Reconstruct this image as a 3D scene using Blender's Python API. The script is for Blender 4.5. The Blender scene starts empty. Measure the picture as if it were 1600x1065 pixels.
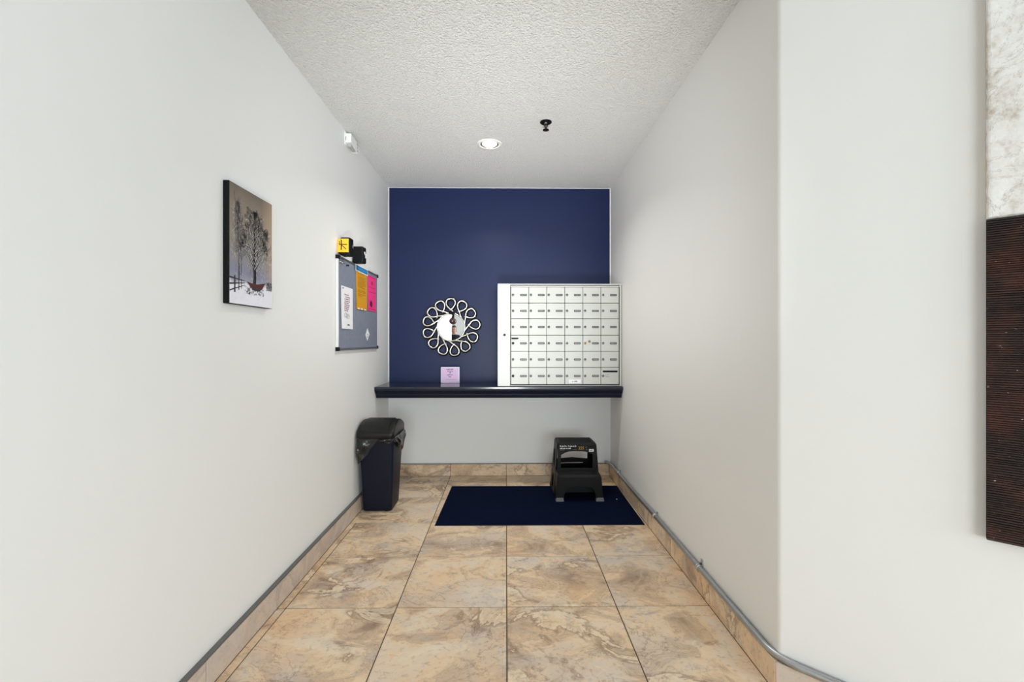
import bpy, bmesh, math, random
from mathutils import Vector, Matrix
random.seed(7)
C = bpy.context.scene.collection
SC = bpy.context.scene
PI = math.pi

# ------------------------------------------------------------------ camera, world, lights, exposure
H = 2.44                 # ceiling height
L, R, D = -0.995, 0.892, 3.95   # left wall, right wall, back wall
CX, CY = 0.892, 1.507    # corner where the right wall turns 45 degrees
cam = bpy.data.cameras.new('camera')
cam.sensor_width = 36.0
cam.lens = 726 / 1600 * 36
cam.clip_start = 0.02
co = bpy.data.objects.new('camera', cam)
C.objects.link(co)
co.location = (0, 0, 1.14)
co.rotation_euler = (PI / 2, 0, -math.radians(0.75))
SC.camera = co

world = bpy.data.worlds.new('sky')
SC.world = world
world.use_nodes = True
wn = world.node_tree.nodes
wn['Background'].inputs[0].default_value = (0.86, 0.93, 1.0, 1)
wn['Background'].inputs[1].default_value = 1.6

def area(name, loc, rot, sx, sy, power, col):
    l = bpy.data.lights.new(name, 'AREA')
    l.shape = 'RECTANGLE'; l.size = sx; l.size_y = sy
    l.energy = power; l.color = col
    o = bpy.data.objects.new(name, l); C.objects.link(o)
    o.location = loc; o.rotation_euler = rot
    return o
# daylight entering through the lobby's glazing (right side and entrance end)
area('daylight_side', (2.95, -2.35, 1.35), (0, PI / 2, 0), 2.2, 3.4, 150, (0.80, 0.87, 1.0))
area('daylight_entrance', (0.9, -6.75, 1.3), (PI / 2, 0, 0), 3.0, 2.2, 310, (0.90, 0.945, 1.0))
# added fill lamp below the camera, standing in for a flash bounced off the ceiling
fl_ = area('bounce_fill', (0.0, 0.35, 0.55), (0, 0, 0), 0.35, 0.35, 9.2, (0.95, 0.98, 1.0))
fl_.data.spread = math.radians(64)
fl_.rotation_euler = Vector((0.0, 3.5, 1.95)).to_track_quat('-Z', 'Y').to_euler()

vs = SC.view_settings
vs.view_transform = 'Standard'; vs.look = 'None'; vs.gamma = 1.0
vs.exposure = 0.07
vs.use_curve_mapping = False
try:
    SC.cycles.use_denoising = True
    SC.cycles.max_bounces = 14; SC.cycles.diffuse_bounces = 8; SC.cycles.glossy_bounces = 5
    SC.cycles.transparent_max_bounces = 12
    SC.cycles.sample_clamp_indirect = 6
    SC.cycles.caustics_reflective = False; SC.cycles.caustics_refractive = False
except Exception:
    pass

# ------------------------------------------------------------------ helpers: materials
def srgb(r, g, b):
    f = lambda c: (c / 255 / 12.92) if c / 255 <= 0.04045 else ((c / 255 + 0.055) / 1.055) ** 2.4
    return (f(r), f(g), f(b), 1)

def mat(name, col, rough=0.5, metal=0.0, spec=0.5, bump=None, var=None):
    """bump=(scale, strength, distance); var=(scale, amount) gives a little procedural colour variation"""
    m = bpy.data.materials.new(name); m.use_nodes = True
    nt = m.node_tree; b = nt.nodes['Principled BSDF']
    b.inputs['Base Color'].default_value = col
    b.inputs['Roughness'].default_value = rough
    b.inputs['Metallic'].default_value = metal
    b.inputs['Specular IOR Level'].default_value = spec
    tc = nt.nodes.new('ShaderNodeTexCoord')
    if var:
        n = nt.nodes.new('ShaderNodeTexNoise'); n.inputs['Scale'].default_value = var[0]; n.inputs['Detail'].default_value = 4
        nt.links.new(tc.outputs['Object'], n.inputs['Vector'])
        r = nt.nodes.new('ShaderNodeValToRGB')
        r.color_ramp.elements[0].position = 0.3; r.color_ramp.elements[1].position = 0.7
        a = var[1]
        r.color_ramp.elements[0].color = (col[0] * (1 - a), col[1] * (1 - a), col[2] * (1 - a), 1)
        r.color_ramp.elements[1].color = (min(1, col[0] * (1 + a)), min(1, col[1] * (1 + a)), min(1, col[2] * (1 + a)), 1)
        nt.links.new(n.outputs['Fac'], r.inputs['Fac']); nt.links.new(r.outputs['Color'], b.inputs['Base Color'])
    if bump:
        n = nt.nodes.new('ShaderNodeTexNoise'); n.inputs['Scale'].default_value = bump[0]; n.inputs['Detail'].default_value = 3
        nt.links.new(tc.outputs['Object'], n.inputs['Vector'])
        k = nt.nodes.new('ShaderNodeBump'); k.inputs['Strength'].default_value = bump[1]; k.inputs['Distance'].default_value = bump[2]
        nt.links.new(n.outputs['Fac'], k.inputs['Height']); nt.links.new(k.outputs['Normal'], b.inputs['Normal'])
    return m

def emit_mat(name, col, strength):
    m = bpy.data.materials.new(name); m.use_nodes = True
    b = m.node_tree.nodes['Principled BSDF']
    b.inputs['Base Color'].default_value = (0.8, 0.8, 0.8, 1)
    b.inputs['Emission Color'].default_value = col; b.inputs['Emission Strength'].default_value = strength
    return m

def tile_mat(name='stone_look_tile', grey=0.0):
    m = bpy.data.materials.new(name); m.use_nodes = True
    nt = m.node_tree; N = nt.nodes; K = nt.links.new; b = N['Principled BSDF']
    tc = N.new('ShaderNodeTexCoord'); oi = N.new('ShaderNodeObjectInfo')
    mul = N.new('ShaderNodeVectorMath'); mul.operation = 'SCALE'; mul.inputs[0].default_value = (37, 91, 53)
    K(oi.outputs['Random'], mul.inputs['Scale'])
    add = N.new('ShaderNodeVectorMath'); add.operation = 'ADD'
    K(tc.outputs['Object'], add.inputs[0]); K(mul.outputs[0], add.inputs[1])
    mp = N.new('ShaderNodeMapping'); mp.inputs['Scale'].default_value = (0.95, 1.2, 1.2); mp.inputs['Rotation'].default_value = (0, 0, 0.22)
    K(add.outputs[0], mp.inputs['Vector'])
    def noise(scale, det, rough, dist, vec=mp):
        n = N.new('ShaderNodeTexNoise'); n.inputs['Scale'].default_value = scale; n.inputs['Detail'].default_value = det
        n.inputs['Roughness'].default_value = rough; n.inputs['Distortion'].default_value = dist
        K(vec.outputs[0], n.inputs['Vector']); return n
    def ramp(src, stops):
        r = N.new('ShaderNodeValToRGB'); e = r.color_ramp.elements
        while len(e) < len(stops): e.new(0.5)
        for q, (p, c) in zip(e, stops): q.position = p; q.color = c
        K(src, r.inputs['Fac']); return r
    def mix(fac, a, c, mode='MIX'):
        x = N.new('ShaderNodeMix'); x.data_type = 'RGBA'; x.blend_type = mode
        if isinstance(fac, float): x.inputs[0].default_value = fac
        else: K(fac, x.inputs[0])
        K(a, x.inputs[6])
        if isinstance(c, tuple): x.inputs[7].default_value = c
        else: K(c, x.inputs[7])
        return x.outputs[2]
    n1 = noise(3.4, 10, 0.62, 0.9)
    base = ramp(n1.outputs['Fac'], [(0.34, srgb(164, 138, 116)), (0.44, srgb(206, 180, 151)), (0.52, srgb(230, 203, 168)), (0.60, srgb(224, 207, 186)), (0.70, srgb(230, 212, 184))])
    n2 = noise(2.6, 8, 0.6, 0.7)
    greyf = ramp(n2.outputs['Fac'], [(0.48, (0, 0, 0, 1)), (0.66, (0.8, 0.8, 0.8, 1))])
    c1 = mix(greyf.outputs['Color'], base.outputs['Color'], srgb(200, 189, 179))
    n5 = noise(2.3, 7, 0.58, 0.8)
    ochf = ramp(n5.outputs['Fac'], [(0.5, (0, 0, 0, 1)), (0.68, (0.75, 0.75, 0.75, 1))])
    c1 = mix(ochf.outputs['Color'], c1, srgb(229, 191, 147))
    # cleft ridges: pale flakes with a dark broken edge
    n3 = noise(2.2, 10, 0.62, 0.9)
    flake = ramp(n3.outputs['Fac'], [(0.588, (0, 0, 0, 1)), (0.596, (0.75, 0.75, 0.75, 1)), (0.65, (0.1, 0.1, 0.1, 1))])
    c2 = mix(flake.outputs['Color'], c1, srgb(232, 214, 184))
    edge = ramp(n3.outputs['Fac'], [(0.54, (0, 0, 0, 1)), (0.584, (0.6, 0.6, 0.6, 1)), (0.59, (0, 0, 0, 1))])
    c3 = mix(edge.outputs['Color'], c2, srgb(118, 88, 66))
    edge2 = ramp(n1.outputs['Fac'], [(0.455, (0, 0, 0, 1)), (0.462, (0.45, 0.45, 0.45, 1)), (0.469, (0, 0, 0, 1))])
    c4 = mix(edge2.outputs['Color'], c3, srgb(140, 104, 78))
    n6 = noise(1.9, 9, 0.62, 2.2)
    crack = ramp(n6.outputs['Fac'], [(0.492, (0, 0, 0, 1)), (0.5, (0.6, 0.6, 0.6, 1)), (0.508, (0, 0, 0, 1))])
    brk = ramp(n2.outputs['Fac'], [(0.44, (0, 0, 0, 1)), (0.58, (1, 1, 1, 1))])
    cm = N.new('ShaderNodeMath'); cm.operation = 'MULTIPLY'; K(crack.outputs['Color'], cm.inputs[0]); K(brk.outputs['Color'], cm.inputs[1])
    c4 = mix(cm.outputs[0], c4, srgb(126, 88, 62))
    pale = ramp(n6.outputs['Fac'], [(0.60, (0, 0, 0, 1)), (0.615, (0.6, 0.6, 0.6, 1)), (0.72, (0.25, 0.25, 0.25, 1))])
    c4 = mix(pale.outputs['Color'], c4, srgb(232, 214, 188))
    n4 = noise(38, 7, 0.75, 0.3)
    sp = ramp(n4.outputs['Fac'], [(0.3, (0.56, 0.54, 0.52, 1)), (0.47, (1, 1, 1, 1)), (0.72, (1.0, 1.0, 1.0, 1))])
    c5 = mix(0.9, c4, sp.outputs['Color'], 'MULTIPLY')
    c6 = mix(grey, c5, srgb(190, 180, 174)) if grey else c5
    K(c6, b.inputs['Base Color'])
    b.inputs['Roughness'].default_value = 0.42
    bp = N.new('ShaderNodeBump'); bp.inputs['Strength'].default_value = 0.25; bp.inputs['Distance'].default_value = 0.004
    K(n3.outputs['Fac'], bp.inputs['Height']); K(bp.outputs['Normal'], b.inputs['Normal'])
    return m

M = {}
M['wall'] = mat('wall_paint', srgb(234, 234, 232), 0.55, spec=0.3, bump=(160, 0.06, 0.002), var=(1.3, 0.008))
M['navy'] = mat('navy_paint', srgb(25, 37, 76), 0.4, spec=0.24, bump=(160, 0.05, 0.002), var=(5, 0.03))
M['tile'] = tile_mat()
M['tile_daylit'] = tile_mat('daylit_stone_look_tile', 0.6)  # cool daylight on the lobby-facing baseboards, mixed into the tile colour as grey
M['grout'] = mat('grout', srgb(92, 78, 64), 0.9, var=(60, 0.1))
M['trim_metal'] = mat('dark_tile_trim', srgb(112, 111, 108), 0.35, metal=0.6)
M['white_plastic'] = mat('white_plastic', srgb(240, 240, 238), 0.4)
M['grey_plastic'] = mat('grey_plastic', srgb(176, 176, 174), 0.5)
M['dark_lens'] = mat('dark_lens', srgb(90, 90, 90), 0.3)
M['black_plastic'] = mat('black_plastic', srgb(14, 14, 15), 0.45, spec=0.2, bump=(300, 0.08, 0.001))
M['bin_plastic'] = mat('bin_plastic', srgb(15, 19, 34), 0.5, spec=0.2, bump=(260, 0.06, 0.001))
M['lid_plastic'] = mat('lid_plastic', srgb(20, 20, 19), 0.42, spec=0.3, bump=(260, 0.08, 0.001))
M['bag'] = mat('bin_liner_film', srgb(10, 10, 12), 0.22, spec=0.6, bump=(15, 0.55, 0.02))
M['stool'] = mat('stool_plastic', srgb(21, 21, 22), 0.5, spec=0.25, bump=(420, 0.12, 0.001))
M['rubber_grey'] = mat('grey_rubber', srgb(104, 106, 110), 0.75)
M['silver'] = mat('brushed_silver', srgb(214, 210, 202), 0.24, metal=1.0, var=(60, 0.12))
M['conduit'] = mat('conduit_steel', srgb(176, 178, 180), 0.34, metal=0.85, var=(30, 0.08))
M['strap'] = mat('strap_steel', srgb(205, 206, 206), 0.3, metal=0.9)
M['mirror'] = mat('mirror_glass', (0.93, 0.94, 0.94, 1), 0.0, metal=1.0)
M['black'] = mat('black_paint', srgb(12, 12, 13), 0.5, spec=0.15)
M['shelf'] = mat('shelf_lacquer', srgb(20, 25, 42), 0.17, spec=0.6, bump=(200, 0.02, 0.001))
M['shelf_front'] = mat('shelf_moulding', srgb(18, 24, 42), 0.5, spec=0.25)
M['alu'] = mat('mailbox_aluminium', srgb(203, 204, 201), 0.42, metal=0.12, var=(9, 0.012))
M['alu_door'] = mat('mailbox_door_aluminium', srgb(188, 189, 184), 0.4, metal=0.12, var=(7, 0.02))
M['gap'] = mat('dark_gap', srgb(52, 52, 52), 0.8)
M['lock'] = mat('lock_steel', srgb(122, 122, 120), 0.3, metal=0.9)
M['lock_dark'] = mat('lock_black', srgb(30, 30, 30), 0.4)
M['brass'] = mat('brass', srgb(178, 148, 92), 0.3, metal=0.9)
M['plate'] = mat('number_plate', srgb(58, 58, 57), 0.4)
M['plate_ink'] = mat('number_plate_print', srgb(150, 150, 148), 0.5)
M['felt'] = mat('grey_felt', srgb(126, 132, 148), 0.95, spec=0.1, bump=(500, 0.3, 0.001), var=(40, 0.06))
M['frame_alu'] = mat('board_frame_aluminium', srgb(226, 226, 226), 0.35, metal=0.3)
M['frame_dark'] = mat('board_frame_grey', srgb(124, 126, 130), 0.35, metal=0.6)
M['paper'] = mat('white_paper', srgb(238, 238, 240), 0.6, var=(8, 0.015))
M['yellow'] = mat('yellow_paper', srgb(214, 152, 26), 0.6, var=(8, 0.03))
M['sticky'] = mat('sticky_note_paper', srgb(250, 196, 44), 0.7, var=(8, 0.03))
M['pink'] = mat('pink_paper', srgb(244, 62, 138), 0.6, var=(8, 0.03))
M['blue'] = mat('blue_print', srgb(32, 118, 178), 0.5)
M['lilac'] = mat('lilac_paper', srgb(219, 188, 226), 0.6, var=(8, 0.03))
M['lilac_edge'] = mat('acrylic_edge', srgb(222, 216, 238), 0.3)
M['ink'] = mat('black_ink', srgb(38, 32, 44), 0.7)
M['ink_soft'] = mat('soft_ink', srgb(120, 90, 130), 0.7)
M['ink_red'] = mat('violet_ink', srgb(150, 92, 124), 0.7)
M['ink_brown'] = mat('brown_ink', srgb(140, 100, 20), 0.7)
M['ink_pink'] = mat('crimson_ink', srgb(196, 36, 100), 0.7)
M['marker'] = mat('marker_ink', srgb(48, 22, 16), 0.7)
M['mat'] = mat('navy_carpet', srgb(14, 22, 47), 0.97, spec=0.03, bump=(420, 0.9, 0.006), var=(260, 0.45))
M['mat_edge'] = mat('mat_rubber', srgb(15, 17, 26), 0.8)
M['gold_print'] = mat('gold_print', srgb(214, 172, 84), 0.5)
M['white_print'] = mat('white_print', srgb(232, 232, 230), 0.5)
M['grey_print'] = mat('grey_print', srgb(120, 120, 120), 0.5)
M['skin'] = mat('skin', srgb(196, 148, 126), 0.55, var=(30, 0.04))
M['hair'] = mat('hair', srgb(32, 24, 20), 0.5, bump=(120, 0.4, 0.004))
M['jacket'] = mat('jacket_cloth', srgb(22, 26, 34), 0.85, bump=(200, 0.2, 0.002))
M['trousers'] = mat('trouser_cloth', srgb(40, 42, 50), 0.9)
M['shoe'] = mat('shoe_leather', srgb(20, 18, 17), 0.5)
M['eye'] = mat('eye', srgb(30, 24, 22), 0.2)
M['lips'] = mat('lips', srgb(150, 86, 80), 0.5)
M['ornament'] = mat('ornament_glass', srgb(74, 46, 52), 0.12, spec=0.8, var=(60, 0.3))
M['window_frame'] = mat('window_frame_metal', srgb(70, 70, 72), 0.4, metal=0.5)

def ceiling_mat():
    m = mat('stipple_ceiling', srgb(244, 244, 242), 0.9, spec=0.1)
    nt = m.node_tree; b = nt.nodes['Principled BSDF']; tc = nt.nodes.new('ShaderNodeTexCoord')
    n = nt.nodes.new('ShaderNodeTexNoise'); n.inputs['Scale'].default_value = 88; n.inputs['Detail'].default_value = 5; n.inputs['Roughness'].default_value = 0.62
    v = nt.nodes.new('ShaderNodeTexVoronoi'); v.inputs['Scale'].default_value = 120
    nt.links.new(tc.outputs['Object'], n.inputs['Vector']); nt.links.new(tc.outputs['Object'], v.inputs['Vector'])
    s = nt.nodes.new('ShaderNodeMath'); s.operation = 'SUBTRACT'
    nt.links.new(n.outputs['Fac'], s.inputs[0])
    q = nt.nodes.new('ShaderNodeMath'); q.operation = 'MULTIPLY'; q.inputs[1].default_value = 0.45
    nt.links.new(v.outputs['Distance'], q.inputs[0]); nt.links.new(q.outputs[0], s.inputs[1])
    k = nt.nodes.new('ShaderNodeBump'); k.inputs['Strength'].default_value = 0.8; k.inputs['Distance'].default_value = 0.02
    nt.links.new(s.outputs[0], k.inputs['Height']); nt.links.new(k.outputs['Normal'], b.inputs['Normal'])
    return m
M['ceiling'] = ceiling_mat()

def glass_mat():
    m = bpy.data.materials.new('window_glass'); m.use_nodes = True
    nt = m.node_tree; nt.nodes.remove(nt.nodes['Principled BSDF'])
    t = nt.nodes.new('ShaderNodeBsdfTransparent'); t.inputs[0].default_value = (0.96, 0.98, 0.97, 1)
    g = nt.nodes.new('ShaderNodeBsdfGlossy'); g.inputs['Roughness'].default_value = 0.02
    x = nt.nodes.new('ShaderNodeMixShader'); x.inputs[0].default_value = 0.06
    nt.links.new(t.outputs[0], x.inputs[1]); nt.links.new(g.outputs[0], x.inputs[2])
    nt.links.new(x.outputs[0], nt.nodes['Material Output'].inputs[0])
    return m
M['glass'] = glass_mat()

# ------------------------------------------------------------------ helpers: geometry (world coordinates)
class Geo:
    def __init__(s): s.v = []; s.f = []; s.m = []; s.sm = []
    def add(s, vs, fs, mi=0, smooth=False):
        o = len(s.v); s.v += [Vector(p) for p in vs]
        for f in fs: s.f.append([i + o for i in f]); s.m.append(mi); s.sm.append(smooth)
        return s
    def quad(s, a, b, c, d, mi=0): return s.add([a, b, c, d], [(0, 1, 2, 3)], mi)
    def bm(s, bm, mi=0, smooth=False, mtx=None):
        bm.verts.ensure_lookup_table(); bm.verts.index_update()
        vs = [(mtx @ v.co if mtx else v.co.copy()) for v in bm.verts]
        s.add(vs, [[v.index for v in f.verts] for f in bm.faces], mi, smooth); bm.free(); return s
    def box(s, x0, x1, y0, y1, z0, z1, bev=0, seg=1, mi=0, mtx=None, smooth=False):
        bm = bmesh.new(); bmesh.ops.create_cube(bm, size=1)
        for v in bm.verts:
            v.co = Vector(((x0 + x1) / 2 + v.co.x * (x1 - x0), (y0 + y1) / 2 + v.co.y * (y1 - y0), (z0 + z1) / 2 + v.co.z * (z1 - z0)))
        if bev: bmesh.ops.bevel(bm, geom=bm.edges[:], offset=bev, segments=seg, affect='EDGES', profile=0.5)
        return s.bm(bm, mi, smooth, mtx)
    def sphere(s, c, r, u=20, v=12, mi=0):
        bm = bmesh.new(); bmesh.ops.create_uvsphere(bm, u_segments=u, v_segments=v, radius=1)
        rr = r if isinstance(r, tuple) else (r, r, r)
        for q in bm.verts: q.co = Vector((c[0] + q.co.x * rr[0], c[1] + q.co.y * rr[1], c[2] + q.co.z * rr[2]))
        return s.bm(bm, mi, True)
    def tube(s, path, r, seg=10, closed=False, caps=True, mi=0, flat=None, up=None):
        """r number or list; flat=(normal, k): squash the section by k along normal"""
        P = [Vector(p) for p in path]; n = len(P); vs = []; fs = []
        t0 = (P[1] - P[0]).normalized()
        a = Vector((0, 0, 1)) if abs(t0.z) < 0.9 else Vector((1, 0, 0))
        nrm = (a - t0 * a.dot(t0)).normalized()
        for i in range(n):
            if closed: t = (P[(i + 1) % n] - P[i - 1]).normalized()
            else: t = (P[min(i + 1, n - 1)] - P[max(i - 1, 0)]).normalized()
            nrm = (nrm - t * nrm.dot(t)).normalized(); bn = t.cross(nrm)
            rr = r[i] if isinstance(r, (list, tuple)) else r
            for k in range(seg):
                w = 2 * PI * k / seg; d = nrm * math.cos(w) * rr + bn * math.sin(w) * rr
                if flat: d = d - flat[0] * d.dot(flat[0]) * (1 - flat[1])
                vs.append(P[i] + d)
        for i in range(n if closed else n - 1):
            j = (i + 1) % n
            for k in range(seg):
                q = (k + 1) % seg
                fs.append((i * seg + k, i * seg + q, j * seg + q, j * seg + k))
        s.add(vs, fs, mi, True)
        if caps and not closed:
            o = len(s.v) - len(vs)
            s.f.append([o + k for k in range(seg)][::-1]); s.m.append(mi); s.sm.append(False)
            s.f.append([o + (n - 1) * seg + k for k in range(seg)]); s.m.append(mi); s.sm.append(False)
        return s
    def lathe(s, prof, c, axis='Z', seg=32, mi=0, smooth=True, cap=False):
        """prof: [(radius, offset along axis)]"""
        vs = []; fs = []
        for (r, h) in prof:
            for k in range(seg):
                w = 2 * PI * k / seg; a, b = r * math.cos(w), r * math.sin(w)
                p = {'Z': (a, b, h), 'Y': (a, h, b), 'X': (h, a, b)}[axis]
                vs.append((c[0] + p[0], c[1] + p[1], c[2] + p[2]))
        for i in range(len(prof) - 1):
            for k in range(seg):
                q = (k + 1) % seg
                fs.append((i * seg + k, i * seg + q, (i + 1) * seg + q, (i + 1) * seg + k))
        s.add(vs, fs, mi, smooth)
        return s
    def loft(s, rings, mi=0, smooth=True, cap0=True, cap1=True):
        n = len(rings[0]); vs = [p for r in rings for p in r]; fs = []
        for i in range(len(rings) - 1):
            for k in range(n):
                q = (k + 1) % n
                fs.append((i * n + k, i * n + q, (i + 1) * n + q, (i + 1) * n + k))
        s.add(vs, fs, mi, smooth); o = len(s.v) - len(vs)
        if cap0: s.f.append([o + k for k in range(n)][::-1]); s.m.append(mi); s.sm.append(False)
        if cap1: s.f.append([o + (len(rings) - 1) * n + k for k in range(n)]); s.m.append(mi); s.sm.append(False)
        return s

WL = {}
def wloc(o): return WL.get(o.name, Vector((0, 0, 0))) if o else Vector((0, 0, 0))

def obj(name, g, m, parent=None, loc=None, fix=True):
    """one mesh object; g is in world coordinates, loc the world origin of the object"""
    me = bpy.data.meshes.new(name)
    pl = wloc(parent); w = Vector(loc) if loc is not None else pl
    me.from_pydata([tuple(p - w) for p in g.v], [], g.f)
    ms = m if isinstance(m, list) else [m]
    for q in ms: me.materials.append(q)
    for p, mi, sm in zip(me.polygons, g.m, g.sm): p.material_index = mi; p.use_smooth = sm
    if fix:
        bm = bmesh.new(); bm.from_mesh(me); bmesh.ops.recalc_face_normals(bm, faces=bm.faces); bm.to_mesh(me); bm.free()
    me.update()
    o = bpy.data.objects.new(name, me); C.objects.link(o)
    if parent: o.parent = parent
    o.location = w - pl
    WL[o.name] = w
    return o

def thing(name, label, cat, loc, group=None):
    o = bpy.data.objects.new(name, None); o.empty_display_size = 0.05; C.objects.link(o)
    o.location = loc; WL[o.name] = Vector(loc)
    return tag(o, label, cat, group)

def tag(o, label, cat, group=None, kind=None):
    o['label'] = label; o['category'] = cat
    if group: o['group'] = group
    if kind: o['kind'] = kind
    return o

def struct(name, g, m, label, cat, loc=(0, 0, 0)):
    o = obj(name, g, m, None, loc, fix=False)
    return tag(o, label, cat, kind='structure')

def share(name, src, parent, loc, rot=None):
    """another object using src's mesh, at world loc under parent"""
    o = src.copy(); o.name = name; C.objects.link(o); o.parent = parent
    o.location = Vector(loc) - wloc(parent); WL[o.name] = Vector(loc)
    if rot: o.rotation_euler = rot
    return o

def panel(outline, holes, thick, fn, bev=0.0, mi=0, g=None):
    """filled 2-D outline with holes, given a thickness, mapped to the world by fn(u, v, w)"""
    cu = bpy.data.curves.new('panel', 'CURVE'); cu.dimensions = '2D'; cu.fill_mode = 'BOTH'
    cu.extrude = thick / 2 - bev; cu.bevel_depth = bev; cu.bevel_resolution = 1; cu.offset = -bev
    for ring in [outline] + holes:
        sp = cu.splines.new('POLY'); sp.points.add(len(ring) - 1); sp.use_cyclic_u = True
        for p, q in zip(sp.points, ring): p.co = (q[0], q[1], 0, 1)
    o = bpy.data.objects.new('panel', cu); C.objects.link(o)
    dg = bpy.context.evaluated_depsgraph_get()
    me = bpy.data.meshes.new_from_object(o.evaluated_get(dg))
    g = g or Geo()
    g.add([fn(v.co.x, v.co.y, v.co.z) for v in me.vertices], [list(p.vertices) for p in me.polygons], mi)
    bpy.data.objects.remove(o); bpy.data.curves.remove(cu); bpy.data.meshes.remove(me)
    return g

def rrect(x0, x1, y0, y1, r, n=5):
    pts = []
    for (cx, cy, a) in ((x1 - r, y1 - r, 0), (x0 + r, y1 - r, PI / 2), (x0 + r, y0 + r, PI), (x1 - r, y0 + r, 1.5 * PI)):
        for k in range(n + 1):
            w = a + PI / 2 * k / n; pts.append((cx + r * math.cos(w), cy + r * math.sin(w)))
    return pts

def text_geo(body, size, fn, extrude=0.0004, align='LEFT', g=None, mi=0):
    cu = bpy.data.curves.new('lettering', 'FONT'); cu.body = body; cu.size = size; cu.extrude = extrude; cu.align_x = align
    cu.resolution_u = 2; cu.offset = size * 0.015
    o = bpy.data.objects.new('lettering', cu); C.objects.link(o)
    me = bpy.data.meshes.new_from_object(o.evaluated_get(bpy.context.evaluated_depsgraph_get()))
    g = g or Geo()
    g.add([fn(v.co.x, v.co.y, v.co.z) for v in me.vertices], [list(p.vertices) for p in me.polygons], mi)
    bpy.data.objects.remove(o); bpy.data.curves.remove(cu); bpy.data.meshes.remove(me)
    return g

def scribble(g, u0, u1, v, h, fn, rnd, mi=0, w=0.0005):
    """one line of writing too small to read: a row of letter-sized strokes"""
    u = u0
    while u < u1 - h * 0.3:
        k = rnd.randint(2, 6)
        for _ in range(k):
            a = h * rnd.uniform(0.35, 0.6); hh = h * rnd.choice((0.6, 0.6, 0.65, 1.0))
            if u + a > u1: break
            g.quad(fn(u, v, w), fn(u + a * 0.8, v, w), fn(u + a * 0.8, v + hh, w), fn(u, v + hh, w), mi); u += a
        u += h * 0.45

# ------------------------------------------------------------------ the room shell
LB = -6.6       # lobby end
LX0, LX1 = -3.2, 2.75
LE = -0.66      # the left wall ends here and the lobby opens
AX, AY = LX1, CX + CY - LX1     # far end of the angled wall
DEPTH = 0.1

g = Geo(); g.box(LX0, LX1, LB, D, -0.06, -0.0022)
floor = struct('floor', g, M['grout'], 'beige stone-look tiled floor with thin dark grout lines', 'floor')

g = Geo(); g.quad((LX0, LB, H), (LX1, LB, H), (LX1, D, H), (LX0, D, H)); g.box(LX0, LX1, LB, D, H + 0.002, H + 0.06)
struct('ceiling', g, M['ceiling'], 'white stippled ceiling over the mail alcove', 'ceiling')

g = Geo(); g.box(L - DEPTH, L, LE, D, 0, H)
struct('wall_left', g, M['wall'], 'long off-white wall carrying the winter canvas and grey board', 'wall')

# back wall: white below the shelf, navy above with a thin unpainted line at its edges
g = Geo()
y = D
g.quad((L, y, 0), (R, y, 0), (R, y, 0.76), (L, y, 0.76), 0)
g.quad((L, y, 0.76), (L + 0.006, y, 0.76), (L + 0.006, y, H), (L, y, H), 0)
g.quad((R - 0.007, y, 0.76), (R, y, 0.76), (R, y, H), (R - 0.007, y, H), 0)
g.quad((L + 0.006, y, H - 0.003), (R - 0.007, y, H - 0.003), (R - 0.007, y, H), (L + 0.006, y, H), 0)
g.quad((L + 0.006, y, 0.76), (R - 0.007, y, 0.76), (R - 0.007, y, H - 0.003), (L + 0.006, y, H - 0.003), 1)
g.box(L - DEPTH, R + DEPTH, D + 0.001, D + DEPTH, 0, H)
struct('wall_back', g, [M['wall'], M['navy']], 'end wall painted navy above the shelf and white below it', 'wall')

# right wall, bullnose corner and the 45 degree wall in one smooth sheet with thickness
rad = 0.024; tl = rad * math.tan(PI / 8)
prof = [(R, D)]
cx0, cy0 = R + rad, CY + tl
for k in range(0, 9):
    w = PI + (PI / 4) * k / 8
    prof.append((cx0 + rad * math.cos(w), cy0 + rad * math.sin(w)))
nseg = len(prof)
g = Geo()
for k in range(1):
    g.add([(prof[0][0], prof[0][1], 0), (prof[1][0], prof[1][1], 0), (prof[1][0], prof[1][1], H), (prof[0][0], prof[0][1], H)], [(0, 1, 2, 3)])
g.box(R + 0.002, R + DEPTH, CY + 0.08, D, 0, H)
struct('wall_right', g, M['wall'], 'off-white wall beside the mailboxes with a conduit at its foot', 'wall')
g = Geo()
vs = []; fs = []
for p in prof[1:] + [(AX, AY)]: vs += [(p[0], p[1], 0), (p[0], p[1], H)]
for i in range(len(prof) - 1): fs.append((2 * i, 2 * i + 2, 2 * i + 3, 2 * i + 1))
g.add(vs, fs, 0, True)
struct('wall_corner', g, M['wall'], 'off-white angled wall with rounded corner carrying the tall art panel', 'wall')

# lobby behind the camera
g = Geo(); g.box(LX0, L - DEPTH, LE - 0.0, LE + DEPTH, 0, H)
struct('wall_lobby', g, M['wall'], 'white lobby wall turning off from the left wall end', 'wall')
g = Geo(); g.box(LX0 - DEPTH, LX0, LB, LE + DEPTH, 0, H)
struct('wall_lobby_left', g, M['wall'], 'plain white wall on the far left of the lobby', 'wall')
g = Geo()
wy0, wy1, wz0, wz1 = -4.1, -0.6, 0.25, 2.3
g.box(LX1, LX1 + DEPTH, LB, wy0, 0, H); g.box(LX1, LX1 + DEPTH, wy1, AY, 0, H)
g.box(LX1, LX1 + DEPTH, wy0, wy1, 0, wz0); g.box(LX1, LX1 + DEPTH, wy0, wy1, wz1, H)
struct('wall_lobby_right', g, M['wall'], 'lobby wall with a wide window on its right side', 'wall')
g = Geo()
dx0, dx1, dz1 = -0.7, 2.5, 2.3
g.box(LX0, dx0, LB - DEPTH, LB, 0, H); g.box(dx1, LX1, LB - DEPTH, LB, 0, H); g.box(dx0, dx1, LB - DEPTH, LB, dz1, H)
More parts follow.
